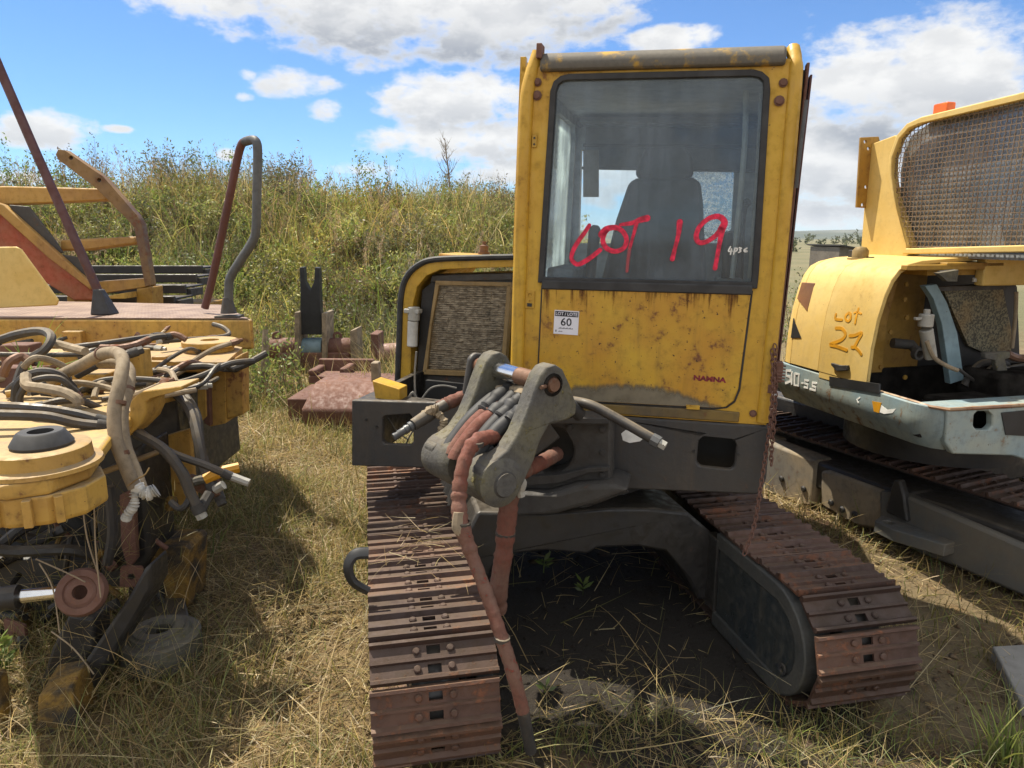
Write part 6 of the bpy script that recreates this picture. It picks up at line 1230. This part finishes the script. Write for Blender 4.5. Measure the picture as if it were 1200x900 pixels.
# the tangle: more hoses looped over the top plate, small greasy parts and pipe ends below
R = random.Random(29)
for i in range(30):
    px, py = R.uniform(-10, 190), R.uniform(404, 468); a = gz(px, py, 1.08); h0 = R.uniform(-.4, 1.0); P = [a]; l = R.uniform(.07, .16)
    for j in range(4): h0 += R.uniform(-.7, .9); P.append(P[-1]+Vector((math.cos(h0)*l, math.sin(h0)*l, R.uniform(-.05, .07))))
    for p in P: p.z = max(1.075, min(1.22, p.z))
    r = R.uniform(.009, .017); Q = spline(P, 6); mb = MB(); mb.tube(Q, r, 8, 0, True); mb.build('hose', ('hoserubber', 'hoserubber', 'hosetan', 'rustpin')[i % 4], LM)
    if i % 2 == 0:
        e = (Q[-1]-Q[-2]).normalized(); mb = MB(); mb.tube([Q[-1]-e*.01, Q[-1]+e*.03], r*1.35, 6, 0, True); mb.tube([Q[-1]+e*.03, Q[-1]+e*.05], r*.8, 8, 0, True); mb.build('hose_fitting', ('fcase', 'castdark', 'rustpin')[i % 3], LM)
for i in range(46):
    px, py = R.uniform(-10, 205), R.uniform(560, 770); Yd = 2.55+(790-py)/230*.45+R.uniform(0, .25)
    if py > 700 and px > 120: continue
    a = at(px, py, Yd); a.z = max(.03, a.z); t = R.uniform(0, 3.14); mt = ('darker', 'grime', 'rusty', 'grimy', 'castdark')[i % 5]; k = i % 4; mb = MB()
    u = Vector((math.cos(t)*.9, math.sin(t)*.3, R.uniform(-.6, .6))).normalized()
    if k == 0: mb.tube([a-u*R.uniform(.05, .16), a+u*R.uniform(.05, .16)], R.uniform(.010, .024), 8, 0, True); nm = 'pipe_end'
    elif k == 1: f = Fr(tuple(a), math.degrees(t), R.uniform(-30, 30)); w, h = R.uniform(.03, .09), R.uniform(.03, .07); mb = MB(f); mb.plate([rrect(-w, w, -h, h, .012, 3), circ(0, 0, .015, 10)], 'd', 0, .014); nm = 'loose_bracket'
    elif k == 2: mb.lathe(a, (u.x, -1, u.z), [(.012, 0), (.034, 0), (.034, .03), (.024, .036), (.012, .036), (.012, 0)], 16, True); nm = 'bush_ring'
    else: mb.tube([a, a+Vector((R.uniform(-.05, .05), -.03, -.09)), a+Vector((R.uniform(-.1, .12), -.02, -.2))], R.uniform(.008, .014), 7, 5, True); nm = 'hanging_line'
    mb.build(nm, mt, LM, .003 if k == 1 else 0)
for (px, py) in ((20, 555), (60, 560), (100, 540), (130, 510)):
    pass
mb = MB(); mb.tube([at(128, 570, 2.62), at(132, 620, 2.62), at(126, 660, 2.64)], .02, 8, 5, True); mb.build('hanging_line', 'hoserubber', LM)
# straw and dead stems caught in the machine
n = 420; PX = rng.uniform(0, 215, n); PY = rng.uniform(560, 800, n); PP = np.array([tuple(at(a, b, 2.3+(800-b)/240*.55)) for a, b in zip(PX, PY)]); PP[:, 2] = np.maximum(PP[:, 2]-.05, .01)
V, Fq, C = blades(PP, rng.uniform(.05, .24, n), rng.uniform(.0018, .0032, n), np.abs(rng.normal(.9, .5, n)), rng.normal(.3, .4, n), STRAW+DRYGREEN, 4)
kind(link_np('caught_straw', np_mesh('caught_straw', V, Fq, C), GRASSM), 'stuff')
# fresh grass growing up through the hoses
p = gz(44, 468, 1.0); m = 14
plant('grass_tuft', (p.x, p.y, 1.0), [blades(np.stack([rng.normal(p.x, .05, m), rng.normal(p.y, .05, m), np.full(m, 1.0)], -1), rng.uniform(.18, .46, m), rng.uniform(.010, .018, m), rng.uniform(.05, .6, m), rng.uniform(.3, 1.9, m), [(.20, .33, .03), (.26, .40, .04), (.16, .27, .03)], 6)], [], 'bright green grass growing up through the hoses on the ochre chassis', 'grass tuft', GRASSM, GRASSM)
p = gz(242, 655, 0); m = 9
plant('grass_tuft', (p.x, p.y, 0), [blades(onground(rng.normal(p.x, .03, m), rng.normal(p.y, .03, m)), rng.uniform(.15, .34, m), rng.uniform(.006, .011, m), rng.uniform(.1, .7, m), rng.uniform(.1, 1.0, m), GREEN+YGREEN[:1], 5)], [], 'green grass blades growing under the dangling hose ends', 'grass tuft', GRASSM, GRASSM)
# ================================================================ scrap behind
DF = thing('scrap_gantry', (-3.6, 6.4, 0), 'dull yellow and red ladder-like machine frame standing behind the deck', 'gantry')
YF = 6.2
def vp(name, l, Yd, th, mat, bevel=.01, holes=()): return vplate(name, l, Yd, th, mat, bevel, DF, holes)
MT['drab'] = paint('drab_yellow_paint', (.47, .27, .06), (.36, .19, .05), rust=.3, dirt=.4, dust=.4)
vp('cross_beam', [(-60, 219), (8, 218), (120, 221), (125, 226), (124, 235), (-60, 243)], YF, .16, 'drab', .025); vp('cross_beam', [(70, 281), (158, 277), (160, 286), (100, 294), (70, 294)], YF+.02, .16, 'drab', .025); vp('cross_beam', [(112, 330), (172, 326), (174, 336), (116, 345)], YF+.02, .16, 'drab', .02)
vp('curved_post', [(65, 181), (68, 175), (76, 176), (121, 207), (160, 252), (166, 263), (178, 334), (170, 336), (157, 267), (151, 259), (113, 221), (68, 187)], YF-.09, .08, 'bar', .006, [[(83+2.6*math.cos(t), 185+2.4*math.sin(t)) for t in np.linspace(0, 6.28, 11)[:-1]], [(116+2.6*math.cos(t), 211+2.4*math.sin(t)) for t in np.linspace(0, 6.28, 11)[:-1]]])
vp('diagonal_beam', [(-60, 228), (-10, 232), (60, 300), (105, 338), (112, 352), (86, 352), (-60, 262)], YF-.03, .10, 'red', .015); vp('diagonal_flange', [(-60, 218), (4, 240), (60, 290), (108, 334), (106, 340), (56, 302), (-2, 250), (-60, 230)], YF-.10, .06, 'drab', .01)
vp('gusset', [(10, 240), (34, 242), (60, 276), (74, 296), (58, 300), (46, 282), (20, 255)], YF-.06, .02, 'dark', .006); vp('gusset', [(60, 296), (96, 302), (104, 330), (88, 318)], YF-.06, .02, 'dark', .006)
vp('base_post', [(78, 336), (104, 336), (110, 420), (80, 420)], YF+.0, .2, 'inner', .01); vp('base_post', [(160, 338), (178, 336), (182, 430), (160, 430)], YF+.02, .2, 'inner', .01)
mb = MB(); mb.box(-5.2, -3.2, YF, YF+.6, 0, .55); mb.build('base_frame', 'darker', DF, .02)
TR = thing('crawler_track', (-3.4, 7.4, 0), 'dark crawler track with wide pads lying on a yellow frame behind the deck', 'track')
for i, (yp, x0, x1, Yd, z) in enumerate(((312, 30, 246, 8.0, 0), (322, 30, 240, 7.55, 0), (334, 40, 228, 7.1, 0), (347, 40, 216, 6.75, 0))):
    a, b = at(x0, yp, Yd), at(x1, yp, Yd); mb = MB(); z = a.z; mb.box(a.x, b.x, Yd-.20, Yd+.20, z-.02, z); mb.box(a.x, b.x, Yd-.21, Yd-.17, z-.07, z+.015); mb.build('track_pad', 'darker', TR, .008)
    mb = MB(); mb.box(b.x-.02, b.x+.03, Yd-.16, Yd+.12, z-.10, z-.025); mb.build('pad_end', 'castdark', TR, .006)
a = at(150, 352, 6.9); mb = MB(); mb.box(a.x-.9, a.x+.55, 6.85, 7.9, a.z-.22, a.z-.07); mb.build('support_frame', 'inner', TR, .01)
for dx in (-.8, -.2, .4): mb = MB(); mb.box(a.x+dx-.07, a.x+dx+.07, 6.9, 7.1, 0, a.z-.221); mb.build('support_post', 'inner', TR)
FK = thing('roller', (-2.4, 9.0, 0), 'rusty and blue roller drum with flanges carrying a black forked bracket, standing in the weeds', 'roller')
def vk(name, l, Yd, th, mat, bevel=.01): return vplate(name, l, Yd, th, mat, bevel, FK)
vk('forked_bracket', [(351, 313), (356, 313), (357, 330), (363, 341), (368, 330), (369, 313), (374, 314), (375, 345), (377, 392), (351, 392), (352, 345)], 8.9, .12, 'black', .006)
mb = MB()
YR = 9.0; aL, aR = at(322, 407, YR), at(418, 405, YR)
for x0, x1, mt in ((318, 348, 'rusty'), (349, 379, 'lightblue'), (380, 414, 'rusty')):
    a, b = at(x0, 408, YR), at(x1, 407, YR); mb = MB(); mb.lathe(Vector((a.x, YR, a.z)), (1, 0, 0), [(0, 0), (.13, 0), (.135, .01), (.135, b.x-a.x-.01), (.13, b.x-a.x), (0, b.x-a.x)], 24, True); mb.build('drum', mt, FK)
for px, y0, y1 in ((347, 366, 430), (379, 367, 432)): vk('flange', [(px-2, y0), (px+3, y0), (px+4, y1), (px-2, y1)], YR-.2, .4, 'wood', .006)
vk('flange', [(410, 388), (418, 385), (422, 450), (412, 448)], YR-.35, .3, 'wood', .006)
for px in (328, 399): mb = MB(); f = at(px, 394, YR); mb.lathe(Vector((f.x-.04, YR, f.z)), (.3, -1, 0), [(.03, -.02), (.06, -.02), (.06, .02), (.03, .02), (.03, -.02)], 14, True); mb.build('lifting_eye', 'rusty', FK)
mb = MB(); a = at(364, 440, YR); mb.box(a.x-.35, a.x+.55, YR-.15, YR+.15, 0, .32); mb.build('base', 'rusty', FK, .02)
FP = thing('pipe_flange', tuple(at(440, 420, 8.3)), 'pinkish rusted pipe with a square end flange in the dry grass left of the hood', 'pipe'); f = at(440, 415, 8.3)
vplate('flange', [(434, 391), (443, 392), (446, 450), (436, 448)], 8.1, .35, 'rusty', .008, FP); mb = MB(); mb.tube([at(444, 414, 8.2), at(472, 412, 8.2)], .11, 16, 0, True); mb.build('pipe', paint('pink_rust', (.30, .17, .13), rust=.3), FP)
PS = thing('timber_post', tuple(gz(307, 470, 0)), 'grey weathered timber stake standing in the grass right of the ochre chassis', 'post'); b = gz(306, 470, 0); mb = MB(); t = at(311, 386, b.y+.1); mb.tube([b-Vector((0, 0, .1)), (b+t)/2+Vector((.02, 0, 0)), t], [.05, .045, .03], 7, 3, True); mb.build('stake', 'wood', PS)
SB = thing('steel_block', tuple(gz(400, 505, 0)), 'brown rusted box-shaped steel counterweight lying in the grass behind the left track', 'counterweight')
f0 = gz(358, 507, 0); BFb = Fr((f0.x, f0.y, 0), -3)
mb = MB(BFb); mb.rings([[(0, 0, .05), (.85, 0, .05), (.85, .75, .05), (0, .75, .05)], [(-.02, -.02, .10), (.87, -.02, .10), (.87, .77, .10), (-.02, .77, .10)], [(-.02, -.02, .22), (.87, -.02, .22), (.87, .77, .22), (-.02, .77, .22)], [(.03, .25, .42), (.85, .25, .42), (.85, .75, .42), (.03, .75, .42)]]); mb.build('body', 'rusty', SB, .02)
mb = MB(BFb); mb.box(-.25, -.03, .25, .94, .02, .26); mb.box(-.28, .35, .95, 1.25, .02, .34); mb.box(-.28, .33, 1.3, 1.36, .02, .46); mb.box(-.28, -.2, .96, 1.3, .342, .40); mb.box(.05, .12, .96, 1.3, .342, .42); mb.build('bracket', 'rusty', SB, .015)
mb = MB(BFb); mb.box(.55, .62, .3, .42, .40, .60); mb.build('lug', 'wood', SB, .01)
